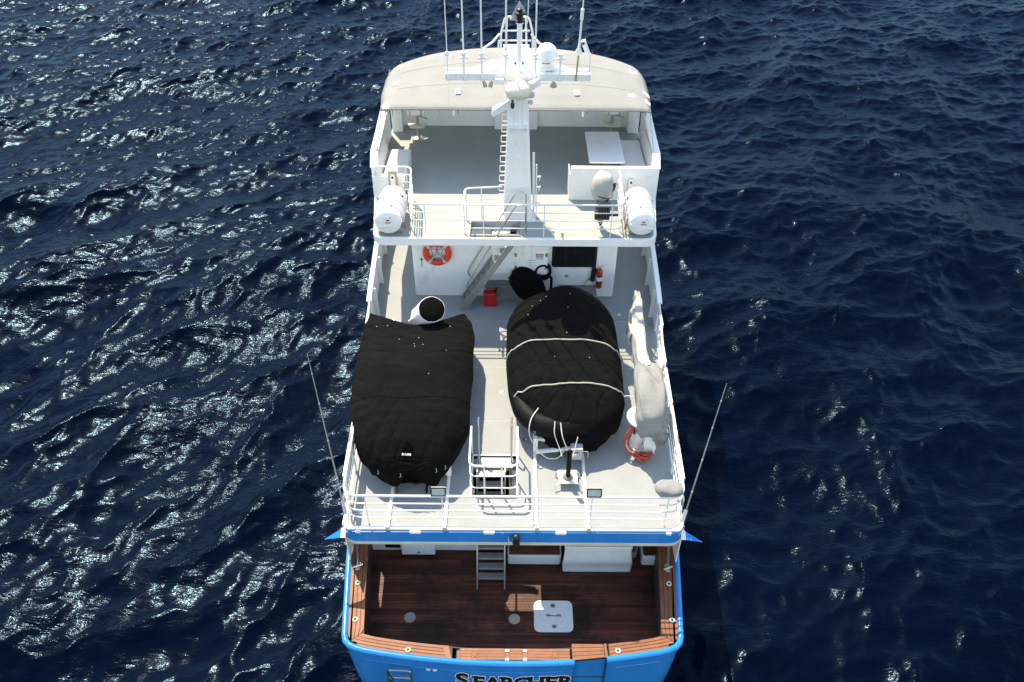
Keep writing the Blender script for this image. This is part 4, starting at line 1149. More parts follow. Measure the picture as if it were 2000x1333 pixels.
# ---------------------------------------------------------------- life rafts
def life_raft(s, label):
    x, y0, y1, z = s * 3.24, 17.42, 18.80, ZF + 0.42
    e = empty('life_raft_canister', (x, (y0 + y1) / 2, ZF), label, 'life raft', 'life raft canisters on the fly deck')
    L_ = y1 - y0
    prof = [(0.0, -0.05), (0.16, -0.045), (0.29, -0.01), (0.335, 0.04), (0.345, 0.10)]
    for k in range(1, 4):
        c = L_ * k / 4
        prof += [(0.338, c - 0.10), (0.336, c - 0.065), (0.372, c - 0.045), (0.372, c + 0.045), (0.336, c + 0.065), (0.338, c + 0.10)]
    prof += [(0.345, L_ - 0.10), (0.335, L_ - 0.04), (0.29, L_ + 0.01), (0.0, L_ + 0.05)]
    body = ob('canister', MB().lathe(prof, (x, y0, z), (0, 1, 0), 36), 'white', e, smooth=50)
    tilt = -0.20 * s
    band_ = MB()
    pts = [(x + 0.352 * c * math.cos(tilt), y0 - 0.012, z - 0.05 + 0.352 * c * math.sin(tilt)) for c in np.linspace(-1, 1, 11)]
    pts = [(px_, py_ - 0.04 * (1 - ((px_ - x) / 0.36) ** 2), pz_) for px_, py_, pz_ in pts]
    band_.tube(pts, 0.016, 6)
    for d in (1, -1):
        band_.tube([(x + d * 0.352 * math.cos(tilt), y, z - 0.05 + d * 0.352 * math.sin(tilt)) for y in np.linspace(y0, y1, 6)], 0.016, 6)
    ob('joint_band', band_, 'white', body)
    cx, cz = x + 0.02, z + 0.12
    lg = MB()
    yy = y0 - 0.05
    def tick(pts):
        lg.slab([(cx + a, yy + 0.16 * max(0, abs(b_ + 0.12) - 0.06) + 0.0, cz + b_) for a, b_ in pts], (0, -0.006, 0))
    tick([(-0.085, 0.06), (-0.025, 0.045), (0.005, -0.035), (-0.03, -0.035)])
    tick([(0.085, 0.065), (0.045, 0.06), (-0.005, -0.035), (0.03, -0.03)])
    ob('emblem', lg, 'ink', body)
    ob('emblem_line', MB().box(cx - 0.08, cx + 0.08, y0 - 0.064, y0 - 0.052, cz - 0.075, cz - 0.06).box(cx - 0.06, cx + 0.06, y0 - 0.066, y0 - 0.055, cz - 0.098, cz - 0.088), 'pinkprint', body)
    ob('print_mark', MB().slab([(x - 0.07 * s, y0 + 0.22, z + 0.352), (x - 0.07 * s + 0.035, y0 + 0.22, z + 0.352), (x - 0.07 * s + 0.035, y0 + 0.30, z + 0.352), (x - 0.07 * s, y0 + 0.30, z + 0.352)], (0, 0, 0.006)), 'darkgrey', body)
    cr_ = ob('cradle', MB().box(x - 0.30, x + 0.30, y0 + 0.18, y0 + 0.26, ZF + 0.02, ZF + 0.16).box(x - 0.30, x + 0.30, y1 - 0.26, y1 - 0.18, ZF + 0.02, ZF + 0.16), 'steel', e, bev=0.01)
    xi = x - s * 0.40
    ob('cradle_frame', MB().tube([(xi, y0 + 0.05, ZF + 0.05), (xi, y0 + 0.05, z), (xi, y1 - 0.2, z), (xi, y1 - 0.2, ZF + 0.05)], 0.014, 6).tube([(xi, y0 + 0.22, ZF + 0.05), (x - s * 0.3, y0 + 0.22, ZF + 0.1)], 0.014, 6), 'steel', cr_)
    ob('release_strap', MB().tube([(xi + s * 0.05, y0 + 0.2, z + 0.05), (xi + s * 0.03, y0 + 0.25, z - 0.1), (xi, y0 + 0.3, ZF + 0.1)], 0.018, 6), 'orange', e)
    ob('release_tag', MB().box(x - s * 0.30 - 0.02, x - s * 0.30 + 0.02, y0 + 0.95, y0 + 0.99, z + 0.2, z + 0.24), 'redp', e)
life_raft(-1, 'white ribbed life raft canister on the port corner of the fly deck')
life_raft(1, 'white ribbed life raft canister on the starboard corner of the fly deck')

# ---------------------------------------------------------------- things against the deckhouse
lr = empty('life_ring', (-2.10, 18.05, 4.75), 'orange life ring with silver bands hung on the deckhouse wall', 'life ring')
ctr = Vector((-2.10, 18.06, 5.14))
ring = [ctr + Vector((0.31 * math.cos(a), 0, 0.31 * math.sin(a))) for a in np.linspace(0, 2 * math.pi, 40, endpoint=False)]
ro = ob('ring_body', MB().tube(ring, 0.085, 14, closed=True), 'orange', lr, smooth=60)
for a in (R(228), R(312), R(48), R(132)):
    pts = [ctr + Vector((0.31 * math.cos(a + d), 0, 0.31 * math.sin(a + d))) for d in np.linspace(-0.13, 0.13, 4)]
    ob('reflective_band', MB().tube(pts, 0.089, 14, caps=False), 'grey', ro)
ob('wall_bracket', MB().tube([ctr + Vector((0, 0.04, 0.30)), ctr + Vector((0, 0.0, -0.03))], 0.022, 6).tube([ctr + Vector((0, 0, 0.0)), ctr + Vector((0.2, -0.07, -0.2))], 0.022, 6).tube([ctr + Vector((0, 0, 0.0)), ctr + Vector((-0.2, -0.07, -0.2))], 0.022, 6), 'alu', lr)
gl = MB()
for k in range(4):
    a0 = math.pi / 4 + k * math.pi / 2
    gl.tube([ctr + Vector(((0.22 - 0.10 * math.sin(f * math.pi)) * math.cos(a0 + f * math.pi / 2), -0.03, (0.22 - 0.10 * math.sin(f * math.pi)) * math.sin(a0 + f * math.pi / 2))) for f in np.linspace(0, 1, 10)], 0.008, 5)
ob('grab_line', gl, 'darkgrey', lr)

sg = empty('danger_sign', (0.67, 17.90, 5.05), 'small white danger gasoline sign with red header on the wall locker', 'sign')
ob('sign_board', MB().box(0.57, 0.78, 17.909, 17.915, 5.04, 5.24), 'signwhite', sg)
ob('sign_header', MB().box(0.575, 0.775, 17.9055, 17.909, 5.155, 5.235), 'ink', sg)
ob('sign_oval', MB().prism(rrect(0.59, 0.76, 5.168, 5.222, 0.025), 0, 0.003).xf(Matrix.Translation((0, 17.9055, 0)) @ Matrix.Rotation(R(90), 4, 'X')), 'pinkprint', sg)
def sign_text(body, size, z, y, m_):
    mb = text_mesh(body, size, 0.0, 0.001)
    mb.xf(Matrix.Translation((0.675, y, z)) @ Matrix.Rotation(R(90), 4, 'X'))
    ob('sign_text', mb, m_, sg)
sign_text('DANGER', 0.045, 5.180, 17.901, 'signwhite')
sign_text('GASOLINE', 0.042, 5.112, 17.907, 'ink')
sign_text('NO SMOKING', 0.032, 5.070, 17.907, 'ink')

can = empty('fuel_can', (-0.67, 17.72, ZB), 'red plastic fuel can standing beside the fly deck stairs', 'fuel can')
cb = ob('can_body', MB().prism(rrect(-0.85, -0.49, 17.62, 17.84, 0.05), ZB, ZB + 0.44), 'red', can, bev=0.03, segs=3)
ob('can_handle', MB().tube(fillet([(-0.80, 17.73, ZB + 0.43), (-0.80, 17.73, ZB + 0.52), (-0.60, 17.73, ZB + 0.52), (-0.60, 17.73, ZB + 0.43)], 0.03), 0.022, 8), 'red', can)
ob('spout', MB().lathe([(0.045, 0), (0.045, 0.05)], (-0.53, 17.73, ZB + 0.44), n=12).tube([(-0.53, 17.73, ZB + 0.48), (-0.50, 17.72, ZB + 0.54), (-0.44, 17.70, ZB + 0.62)], 0.016, 7), 'blackpl', can)

b1 = empty('storage_box', (-0.1, 18.05, ZB), 'long low weathered grey box behind the red fuel can', 'storage box')
ob('box_body', MB().box(-0.80, 0.72, 17.88, 18.14, ZB, ZB + 0.50), 'greybox', b1, bev=0.012)
ob('box_lid', MB().box(-0.83, 0.75, 17.85, 18.145, ZB + 0.50, ZB + 0.55), 'greybox', b1, bev=0.012)
b2 = empty('storage_box', (1.78, 18.0, ZB), 'grey dock box under the black window beside the fire extinguisher', 'storage box')
ob('box_body', MB().box(1.30, 2.24, 17.62, 18.13, ZB, ZB + 0.34), 'greybox', b2, bev=0.012)
ob('box_lid', MB().box(1.26, 2.28, 17.58, 18.14, ZB + 0.34, ZB + 0.40), 'greybox', b2, bev=0.012)
ob('faded_label', MB().box(1.9, 2.24, 17.60, 17.63, ZB + 0.4, ZB + 0.403), 'rope', b2)

fe = empty('fire_extinguisher', (2.34, 18.0, 4.1), 'red fire extinguisher strapped to the deckhouse wall', 'fire extinguisher')
fb = ob('cylinder', MB().lathe([(0.0, 0), (0.07, 0.0), (0.085, 0.02), (0.085, 0.50), (0.07, 0.58), (0.03, 0.62), (0.03, 0.66)], (2.35, 18.02, 4.06), n=20), 'redp', fe)
ob('label_band', MB().lathe([(0.087, 0.26), (0.087, 0.38)], (2.35, 18.02, 4.06), n=20, caps=False), 'signwhite', fe)
ob('strap', MB().lathe([(0.089, 0.15), (0.089, 0.19)], (2.35, 18.02, 4.06), n=20, caps=False), 'blackpl', fe)
ob('valve_lever', MB().tube([(2.33, 18.02, 4.72), (2.36, 18.0, 4.78), (2.44, 17.97, 4.84)], 0.014, 6).tube([(2.35, 18.0, 4.73), (2.43, 17.96, 4.77)], 0.012, 6), 'steel', fe)
pb = empty('black_pouch', (2.18, 18.08, 4.2), 'black pouch with a cable hung left of the fire extinguisher', 'pouch')
ob('pouch_body', MB().slab([(2.10, 18.06, 4.22), (2.22, 18.06, 4.20), (2.28, 18.06, 4.62), (2.22, 18.06, 4.72), (2.14, 18.06, 4.70)], (0, 0.08, 0)), 'blackpl', pb, bev=0.03)
ob('cable', MB().tube(fillet([(2.14, 18.08, 4.34), (2.02, 18.06, 4.28), (1.94, 18.06, 4.10), (1.96, 18.06, 4.05)], 0.06), 0.010, 6), 'blackpl', pb)

dk = empty('black_sack', (0.38, 17.6, 4.0), 'black oval sack leaning on the grey box behind the strapped tender', 'sack')
dn = Vector((0.10, -0.80, 0.55)).normalized()
qd = Vector((0, 0, 1)).rotation_difference(dn)
def oval(c, a, b_, rot, wob=0.12, n=40):
    out = []
    for k in range(n):
        t = 2 * math.pi * k / n
        w_ = 1 + wob * noise.noise(Vector((math.cos(t) * 2, math.sin(t) * 2, a * 9)))
        v_ = Vector((a * w_ * math.cos(t), b_ * w_ * math.sin(t), 0))
        out.append(c + qd @ (Matrix.Rotation(rot, 3, 'Z') @ v_))
    return out
dc = Vector((0.37, 17.64, 4.38))
ob('sack_body', MB().loft([oval(dc - dn * 0.22, 0.40, 0.26, -0.75), oval(dc - dn * 0.12, 0.52, 0.35, -0.75), oval(dc, 0.56, 0.38, -0.75), oval(dc + dn * 0.07, 0.48, 0.32, -0.75), oval(dc + dn * 0.15, 0.30, 0.18, -0.75), oval(dc + dn * 0.17, 0.03, 0.02, -0.75)]), 'black', dk, smooth=60)
ob('sack_rim', MB().tube(oval(dc, 0.56, 0.38, -0.75), 0.028, 8, closed=True), 'rubber', dk)
ob('sack_strap', MB().tube([(-0.16, 17.62, 4.62), (-0.06, 17.62, 4.80), (0.06, 17.64, 4.84)], 0.018, 6), 'rubber', dk)
hc = empty('hose_coil', (0.80, 18.05, 4.4), 'black hose coiled in a loop on the wall above the black sack', 'hose')
hm = MB()
for k in range(3):
    c = Vector((0.78, 18.0 - 0.04 * k, 4.66 - 0.02 * k))
    hm.tube([c + Vector((0.20 * math.cos(a), 0, 0.23 * math.sin(a))) for a in np.linspace(0, 2 * math.pi, 30, endpoint=False)], 0.035, 8, closed=True)
ob('hose_loop', hm, 'rubber', hc, smooth=60)
ob('hose_end', MB().tube(fillet([(0.92, 17.94, 4.50), (1.02, 17.92, 4.45), (1.02, 17.90, 4.05), (0.92, 17.88, 3.95)], 0.08), 0.04, 8), 'rubber', hc)

# ---------------------------------------------------------------- deck crane
cr0 = empty('deck_crane', (2.93, 12.4, ZB), 'deck crane wrapped in grey canvas beside the strapped tender', 'crane')
ob('pedestal', MB().lathe([(0.26, 0), (0.26, 0.03), (0.14, 0.05), (0.14, 0.85), (0.30, 0.87), (0.30, 0.92)], (2.82, 12.45, ZB), n=24), 'white', cr0)
ob('control_housing', MB().slab([(2.94, 12.10, ZB + 0.12), (3.16, 12.10, ZB + 0.12), (3.22, 12.16, ZB + 0.55), (2.94, 12.16, ZB + 0.60), (2.90, 12.12, ZB + 0.4)], (0, 0.34, 0)), 'white', cr0, bev=0.015)
ob('head_plate', MB().lathe([(0.33, 0), (0.33, 0.05)], (2.84, 12.5, ZB + 0.86), n=24), 'cream', cr0)
def hull_pts(yc, w, z0, z1, x, seed, n=32):
    out = []
    for k in range(n):
        t = 2 * math.pi * k / n
        ct_, st_ = math.cos(t), math.sin(t)
        e_ = 0.42
        px_ = w * math.copysign(abs(ct_) ** e_, ct_)
        pz_ = (z1 - z0) / 2 * math.copysign(abs(st_) ** e_, st_)
        wob = 0.075 * noise.noise(Vector((ct_ * 2.2, st_ * 2.2 + seed, yc * 1.6))) - 0.045 * (1 - min(1, abs(noise.noise(Vector((ct_ * 2.6, st_ * 2.6 + seed, yc * 1.7 + ct_)))) * 6))
        out.append((x + px_ + wob * ct_, yc, (z0 + z1) / 2 + pz_ + wob * st_ * 1.2))
    return out
head = [hull_pts(y, w, z0, z1, x, 3.0) for y, w, z0, z1, x in
        ((12.02, 0.24, 4.42, 4.92, 3.02), (12.06, 0.30, 4.34, 5.00, 3.02), (12.2, 0.335, 4.28, 5.08, 3.02), (12.4, 0.34, 4.36, 5.16, 3.02), (12.6, 0.335, 4.32, 5.20, 3.02), (12.85, 0.325, 4.42, 5.24, 3.03), (13.1, 0.31, 4.5, 5.24, 3.03), (13.35, 0.29, 4.66, 5.26, 3.04), (13.5, 0.25, 4.74, 5.24, 3.03), (13.6, 0.18, 4.84, 5.20, 3.02))]
ob('canvas_hood', MB().loft(head), 'greycanvas', cr0, smooth=70)
boom = [hull_pts(y, w, z0, z1, x, 8.0, 20) for y, w, z0, z1, x in
        ((13.5, 0.155, 4.78, 5.20, 2.99), (13.8, 0.16, 4.76, 5.18, 2.96), (14.2, 0.15, 4.74, 5.20, 2.97), (14.7, 0.155, 4.74, 5.20, 2.99), (15.2, 0.13, 4.82, 5.20, 3.02), (15.6, 0.125, 4.84, 5.22, 3.05), (15.9, 0.09, 4.90, 5.22, 3.08), (16.08, 0.065, 4.98, 5.20, 3.10), (16.12, 0.085, 4.98, 5.22, 3.10), (16.30, 0.085, 5.0, 5.22, 3.10))]
ob('boom_sleeve', MB().loft(boom), 'lightcanvas', cr0, smooth=70)
ob('sleeve_flap', MB().loft([hull_pts(y, w, z0, z1, x, 5.0, 14) for y, w, z0, z1, x in ((14.9, 0.03, 4.66, 4.95, 2.84), (15.3, 0.06, 4.62, 5.0, 2.86), (15.6, 0.06, 4.66, 5.04, 2.90), (15.9, 0.03, 4.8, 5.06, 2.98))]), 'lightcanvas', cr0, smooth=70)
flap = []
for k in range(7):
    f = k / 6
    flap.append([(3.02 + 0.36 * f, 12.04 - 0.03 * math.sin(f * 9), 4.52), (3.03 + 0.36 * f, 12.00 - 0.03 * math.sin(f * 9 + 1), 4.40), (3.04 + 0.34 * f, 12.02, 4.30 - 0.20 * math.sin(f * math.pi) + 0.05 * math.sin(f * 14))])
ob('hood_hem', MB().loft(flap, caps=False, closed=False), 'greycanvas', cr0, smooth=60, solid=0.012)
ob('boom_support', MB().tube([(3.04, 15.4, ZB), (3.04, 15.4, 4.86)], 0.03, 8), 'white', cr0)
ob('hook_line', MB().tube([(2.72, 13.05, 4.62), (2.58, 13.1, 4.60), (2.50, 13.1, 4.58)], 0.012, 6), 'steel', cr0)
hs = empty('red_hose', (2.7, 12.2, ZB), 'tangled red hose hanging from the deck crane pedestal', 'hose')
hz = MB()
def loopy(c, rx, rz, tilt, ph, turns=1.0, n=30, sx=0.0):
    out = []
    for k in range(n + 1):
        a = ph + 2 * math.pi * turns * k / n
        v_ = Vector((rx * math.cos(a) + sx * k / n, 0.05 * math.sin(a * 2 + ph), rz * math.sin(a)))
        out.append(Vector(c) + Matrix.Rotation(tilt, 3, 'X') @ v_)
    return out
hz.tube(fillet([(2.66, 12.32, 4.46), (2.50, 12.22, 4.28), (2.44, 12.18, 4.02), (2.54, 12.12, 3.84), (2.72, 12.02, 3.78), (2.92, 11.96, 3.80), (3.06, 11.98, 3.86)], 0.14), 0.024, 8)
hz.tube(fillet([(2.68, 12.30, 4.44), (2.58, 12.20, 4.24), (2.54, 12.16, 4.04), (2.62, 12.10, 3.90), (2.78, 12.02, 3.86), (2.96, 11.94, 3.74)], 0.14), 0.024, 8)
for c, rx, rz, ti, ph in (((2.86, 12.02, 3.80), 0.16, 0.10, 0.9, 0.3), ((2.92, 12.0, 3.78), 0.13, 0.12, 0.6, 1.4), ((2.84, 11.98, 3.77), 0.14, 0.08, 1.2, 2.2), ((2.97, 12.02, 3.82), 0.12, 0.13, 0.4, 0.9), ((2.80, 12.04, 3.79), 0.12, 0.09, 1.0, 3.0)):
    hz.tube(loopy(c, rx, rz, ti, ph, 1.15), 0.023, 8)
ob('hose_tangle', hz, 'hose', hs, smooth=60)
ob('hose_nozzle', MB().tube([(2.66, 12.34, 4.50), (2.69, 12.30, 4.20)], 0.03, 8), 'blackpl', hs)

# ---------------------------------------------------------------- pole stand on the deck
ps = empty('pole_stand', (1.18, 11.38, ZB), 'black padded pole on a small cream footed plate before the strapped tender', 'stand')
ob('plate', MB().box(0.98, 1.39, 11.19, 11.57, ZB + 0.14, ZB + 0.165), 'cream', ps, bev=0.006)
ob('flange', MB().lathe([(0.115, 0), (0.105, 0.03), (0.06, 0.06)], (1.18, 11.36, ZB + 0.165), n=20), 'greybox', ps)
ob('pole', MB().lathe([(0.052, 0), (0.052, 0.80), (0.03, 0.83)], (1.18, 11.36, ZB + 0.2), n=16), 'rubber', ps)
for x, y, dx, dy in ((1.0, 11.21, -0.09, -0.16), (1.37, 11.21, 0.09, -0.16), (1.0, 11.55, -0.07, -0.06), (1.37, 11.55, 0.07, -0.06)):
    ob('leg', MB().tube(fillet([(x, y, ZB + 0.14), (x + dx, y + dy * 0.3, ZB + 0.13), (x + dx, y + dy, ZB)], 0.06), 0.014, 6), 'steel', ps)

# ---------------------------------------------------------------- canvas bundle on the rail corner
cvb = empty('canvas_cover', (3.12, 10.38, 4.5), 'rounded grey canvas cover over the starboard corner of the aft railing', 'canvas cover')
def bund(u, v):
    a, ph = 2 * math.pi * u, math.pi * v
    e_ = 0.7
    x = 0.285 * math.copysign(abs(math.cos(a)) ** e_, math.cos(a)) * math.sin(ph) ** 0.5
    y = 0.19 * math.copysign(abs(math.sin(a)) ** e_, math.sin(a)) * math.sin(ph) ** 0.5
    z = 0.11 * math.cos(ph)
    w_ = 0.035 * noise.noise(Vector((x * 6, y * 6, z * 6)))
    return (3.13 + x, 10.40 + y, 4.62 + z + w_)
ob('cover_shell', MB().grid(bund, 41, 21), 'greycanvas', cvb, smooth=70)
ob('draw_ring', MB().tube([(3.30 + 0.03 * math.cos(a), 10.2, 4.48 + 0.03 * math.sin(a)) for a in np.linspace(0, 6.28, 10, endpoint=False)], 0.007, 5, closed=True), 'steel', cvb)

# ---------------------------------------------------------------- floodlights, lantern, outriggers
def floodlight(x, label):
    e = empty('floodlight', (x, 10.2, 4.56), label, 'floodlight', 'floodlights on the aft railing')
    tilt = Matrix.Translation((x, 10.20, 4.72)) @ Matrix.Rotation(R(-28), 4, 'X') @ Matrix.Scale(0.9, 4)
    ob('housing', MB().prism(rrect(-0.17, 0.17, -0.10, 0.10, 0.03), 0.0, 0.03).loft([[(a, b_, 0.03) for a, b_ in rrect(-0.165, 0.165, -0.095, 0.095, 0.03)], [(a, b_, 0.13) for a, b_ in rrect(-0.11, 0.11, -0.06, 0.06, 0.03)]]).xf(tilt @ Matrix.Rotation(R(-90), 4, 'X')), 'cream', e)
    ob('bezel', MB().prism(rrect(-0.172, 0.172, -0.102, 0.102, 0.03), -0.03, 0.0).xf(tilt @ Matrix.Rotation(R(-90), 4, 'X')), 'blackpl', e)
    ob('lens', MB().prism(rrect(-0.14, 0.14, -0.075, 0.075, 0.02), -0.034, -0.03).xf(tilt @ Matrix.Rotation(R(-90), 4, 'X')), 'lens', e)
    ob('bracket', MB().tube([(x, 10.25, 4.50), (x, 10.25, 4.72)], 0.018, 6), 'steel', e)
floodlight(-1.50, 'floodlight on the aft railing behind the port tender')
floodlight(1.60, 'floodlight on the aft railing by the pole stand')
sl = empty('stern_lantern', (0.06, 9.94, 3.34), 'black stern lantern on the blue edge of the boat deck', 'lantern')
ob('lantern_body', MB().lathe([(0.075, 0), (0.08, 0.02), (0.075, 0.05), (0.06, 0.06), (0.06, 0.19), (0.078, 0.20), (0.078, 0.25), (0.05, 0.29), (0.02, 0.30)], (0.06, 9.93, 3.38), n=18), 'blackpl', sl)
ob('lantern_arm', MB().box(0.04, 0.08, 9.93, 10.02, 3.44, 3.50), 'blackpl', sl)
for s, bx, tip, lab in ((-1, -3.56, (-4.50, 13.05, 5.85), 'long thin outrigger pole leaning out from the port rail'), (1, 3.56, (4.42, 12.15, 5.9), 'long thin outrigger pole leaning out from the starboard rail')):
    base = Vector((bx, 10.38 if s > 0 else 10.55, 3.75))
    e = empty('outrigger_pole', base, lab, 'outrigger pole', 'outrigger poles at the aft corners')
    tp = Vector(tip)
    ob('pole', MB().tube([base, base.lerp(tp, 0.5), tp], [0.020, 0.015, 0.008], 8), 'darksteel', e)
    for f in (0.18, 0.42, 0.66, 0.86):
        c = base.lerp(tp, f)
        ob('guide_ring', MB().tube([c, base.lerp(tp, f + 0.012)], 0.025 - 0.010 * f, 8), 'steel', e)
    ob('pole_socket', MB().tube([base - (tp - base).normalized() * 0.2, base + (tp - base).normalized() * 0.15], 0.045, 8), 'steel', e)

# ---------------------------------------------------------------- white draped cover in the cockpit
wd = empty('white_draped_cover', (1.9, 10.9, ZC), 'white fabric draped over a box in the cockpit below the boat deck', 'draped cover')
def drape(u, v):
    x = 1.16 + 1.56 * u
    if v < 0.62:
        f = v / 0.62
        y, z = 10.70 + 0.12 * f, ZC + 0.01 + 0.80 * f
    else:
        f = (v - 0.62) / 0.38
        y, z = 10.82 + 0.9 * f, ZC + 0.81 + 0.03 * math.sin(f * 3)
    y += 0.025 * math.sin(v * 17) + 0.012 * noise.noise(Vector((x * 3, v * 6, 0)))
    x += 0.02 * math.sin(v * 9) * (1 if u > 0.5 else -1)
    return (x, y, z)
ob('cloth', MB().grid(drape, 31, 41), 'cushion', wd, smooth=60, solid=0.012)
ob('covered_box', MB().box(1.22, 2.66, 10.95, 11.8, ZC, ZC + 0.74), 'white', wd)

# ---------------------------------------------------------------- fly deck furniture
tb = empty('table', (2.56, 21.1, ZF), 'white rectangular table on a pedestal on the fly deck', 'table')
ob('table_top', MB().prism([(p[0] + 0.02 * 0, p[1]) for p in rrect(2.06, 3.06, 20.16, 22.10, 0.06)], ZF + 0.70, ZF + 0.74), 'white', tb, bev=0.012)
ob('pedestal', MB().lathe([(0.22, 0), (0.2, 0.02), (0.05, 0.04), (0.05, 0.66), (0.14, 0.70)], (2.56, 20.75, ZF), n=18), 'steel', tb)
ob('pedestal', MB().lathe([(0.22, 0), (0.2, 0.02), (0.05, 0.04), (0.05, 0.66), (0.14, 0.70)], (2.56, 21.6, ZF), n=18), 'steel', tb)
def helm_chair(x, y, label):
    e = empty('helm_chair', (x, y, ZF), label, 'helm chair', 'helm chairs under the canvas hardtop')
    ob('pedestal', MB().lathe([(0.19, 0), (0.17, 0.03), (0.06, 0.06), (0.05, 0.12), (0.05, 0.62)], (x, y, ZF), n=18), 'steel', e)
    ob('footrest', MB().prism([(x - 0.20, y - 0.22), (x + 0.20, y - 0.22), (x + 0.32, y + 0.10), (x - 0.32, y + 0.10)], ZF + 0.42, ZF + 0.45), 'cream', e, bev=0.01)
    ob('seat', MB().prism(rrect(x - 0.27, x + 0.27, y - 0.2, y + 0.3, 0.08), ZF + 0.80, ZF + 0.92), 'cushion', e, bev=0.03)
    ob('seat_post', MB().tube([(x, y, ZF + 0.6), (x, y, ZF + 0.82)], 0.04, 10), 'steel', e)
    ob('backrest', MB().box(x - 0.27, x + 0.27, y - 0.30, y - 0.20, ZF + 0.86, ZF + 1.40), 'cushion', e, bev=0.035, segs=3)
    for s in (1, -1):
        ob('back_bar', MB().box(x + s * 0.17 - 0.025, x + s * 0.17 + 0.025, y - 0.32, y - 0.30, ZF + 0.84, ZF + 1.3), 'steel', e)
        ob('armrest', MB().box(x + s * 0.32 - 0.03, x + s * 0.32 + 0.03, y - 0.25, y + 0.15, ZF + 1.0, ZF + 1.06), 'cushion', e, bev=0.015)
    ob('lever', MB().tube([(x + 0.02, y - 0.1, ZF + 0.78), (x + 0.34, y - 0.22, ZF + 0.74)], 0.01, 6), 'blackpl', e)
helm_chair(-3.02, 23.12, 'white helm chair on a steel pedestal on the port side of the fly deck')
helm_chair(3.0, 23.30, 'white helm chair half hidden behind the fly deck table')
for s, lab, bm_ in ((-1, 'white oblong wall fitting with black button on a wooden board, port settee', True), (1, 'white oblong wall fitting with black button on the starboard settee back', False)):
    x = -3.31 if s < 0 else 3.14
    yb = 19.355
    e = empty('wall_fitting', (x, yb, ZF + 0.4), lab, 'wall fitting', 'oblong fittings on the settee backs')
    zc = ZF + (0.66 if s < 0 else 0.56)
    if bm_:
        ob('back_board', MB().box(x - 0.12, x + 0.12, yb - 0.03, yb - 0.0, zc - 0.32, zc + 0.20), 'wood', e, bev=0.005)
    ob('fitting_case', MB().prism(rrect(x - 0.068, x + 0.068, zc - 0.28, zc + 0.13, 0.06), 0, 0.05).xf(Matrix.Translation((0, yb - 0.03, 0)) @ Matrix.Rotation(R(90), 4, 'X')), 'white', e, bev=0.015)
    ob('button', MB().lathe([(0.032, 0), (0.028, 0.02)], (x, yb - 0.08, zc + 0.04), (0, -1, 0), 14), 'blackpl', e)

# outboard engine on the rail
om = empty('outboard_motor', (2.25, 17.7, ZF + 0.2), 'small outboard engine with cream canvas hood clamped to the fly deck rail', 'outboard motor')
def cowl(u, v):
    a, ph = 2 * math.pi * u, math.pi * v
    e_ = 0.75
    x = 0.27 * math.copysign(abs(math.cos(a)) ** e_, math.cos(a)) * math.sin(ph) ** 0.6
    y = 0.30 * math.copysign(abs(math.sin(a)) ** e_, math.sin(a)) * math.sin(ph) ** 0.6
    z = 0.36 * math.cos(ph)
    w_ = 0.05 * noise.noise(Vector((x * 5, y * 5 + 3, z * 4)))
    return (2.20 + x * (1 + w_) + 0.10 * z, 17.95 + y * (1 + w_), 7.26 + z + w_)
ob('canvas_hood', MB().grid(cowl, 33, 21), 'lightcanvas', om, smooth=70)
ob('hood_cord', MB().tube([(2.20 + 0.275 * math.cos(a), 17.95 + 0.305 * math.sin(a), 7.10 - 0.08 * math.cos(a)) for a in np.linspace(0, 2 * math.pi, 24, endpoint=False)], 0.012, 6, closed=True), 'blackpl', om)
ob('midsection', MB().loft([[(x, y, z) for x, y in rrect(2.22 - w, 2.22 + w, 17.95 - d, 17.95 + d, 0.03)] for z, w, d in ((6.98, 0.16, 0.2), (6.85, 0.13, 0.15), (6.55, 0.06, 0.11), (6.32, 0.05, 0.12))]), 'blackpl', om)
ob('lower_unit', MB().tube([(2.22, 17.72, 6.28), (2.22, 17.90, 6.28), (2.22, 18.15, 6.28)], [0.03, 0.07, 0.03], 10).slab([(2.21, 17.9, 6.28), (2.21, 18.02, 6.28), (2.21, 17.98, 6.10), (2.21, 17.9, 6.12)], (0.02, 0, 0)), 'blackpl', om)
ob('clamp', MB().box(2.02, 2.40, 17.50, 17.66, 6.56, 6.82).box(2.36, 2.62, 17.52, 17.60, 6.64, 6.72), 'blackpl', om, bev=0.02)
ob('steering_arm', MB().tube([(2.38, 17.95, 7.0), (2.48, 17.85, 7.25), (2.50, 17.8, 7.42)], 0.04, 8), 'blackpl', om)
wires = MB()
for k in range(4):
    wires.tube(fillet([(2.10 + 0.05 * k, 17.5, 6.84), (1.98 + 0.06 * k, 17.46, 7.0 + 0.03 * k), (2.12 + 0.05 * k, 17.48, 7.06), (2.08 + 0.08 * k, 17.46, 6.6)], 0.06), 0.008, 5)
ob('control_cables', wires, 'darkgrey', om)
ob('mount_board', MB().box(2.04, 2.42, 17.66, 17.72, 6.45, 6.95), 'greybox', om)

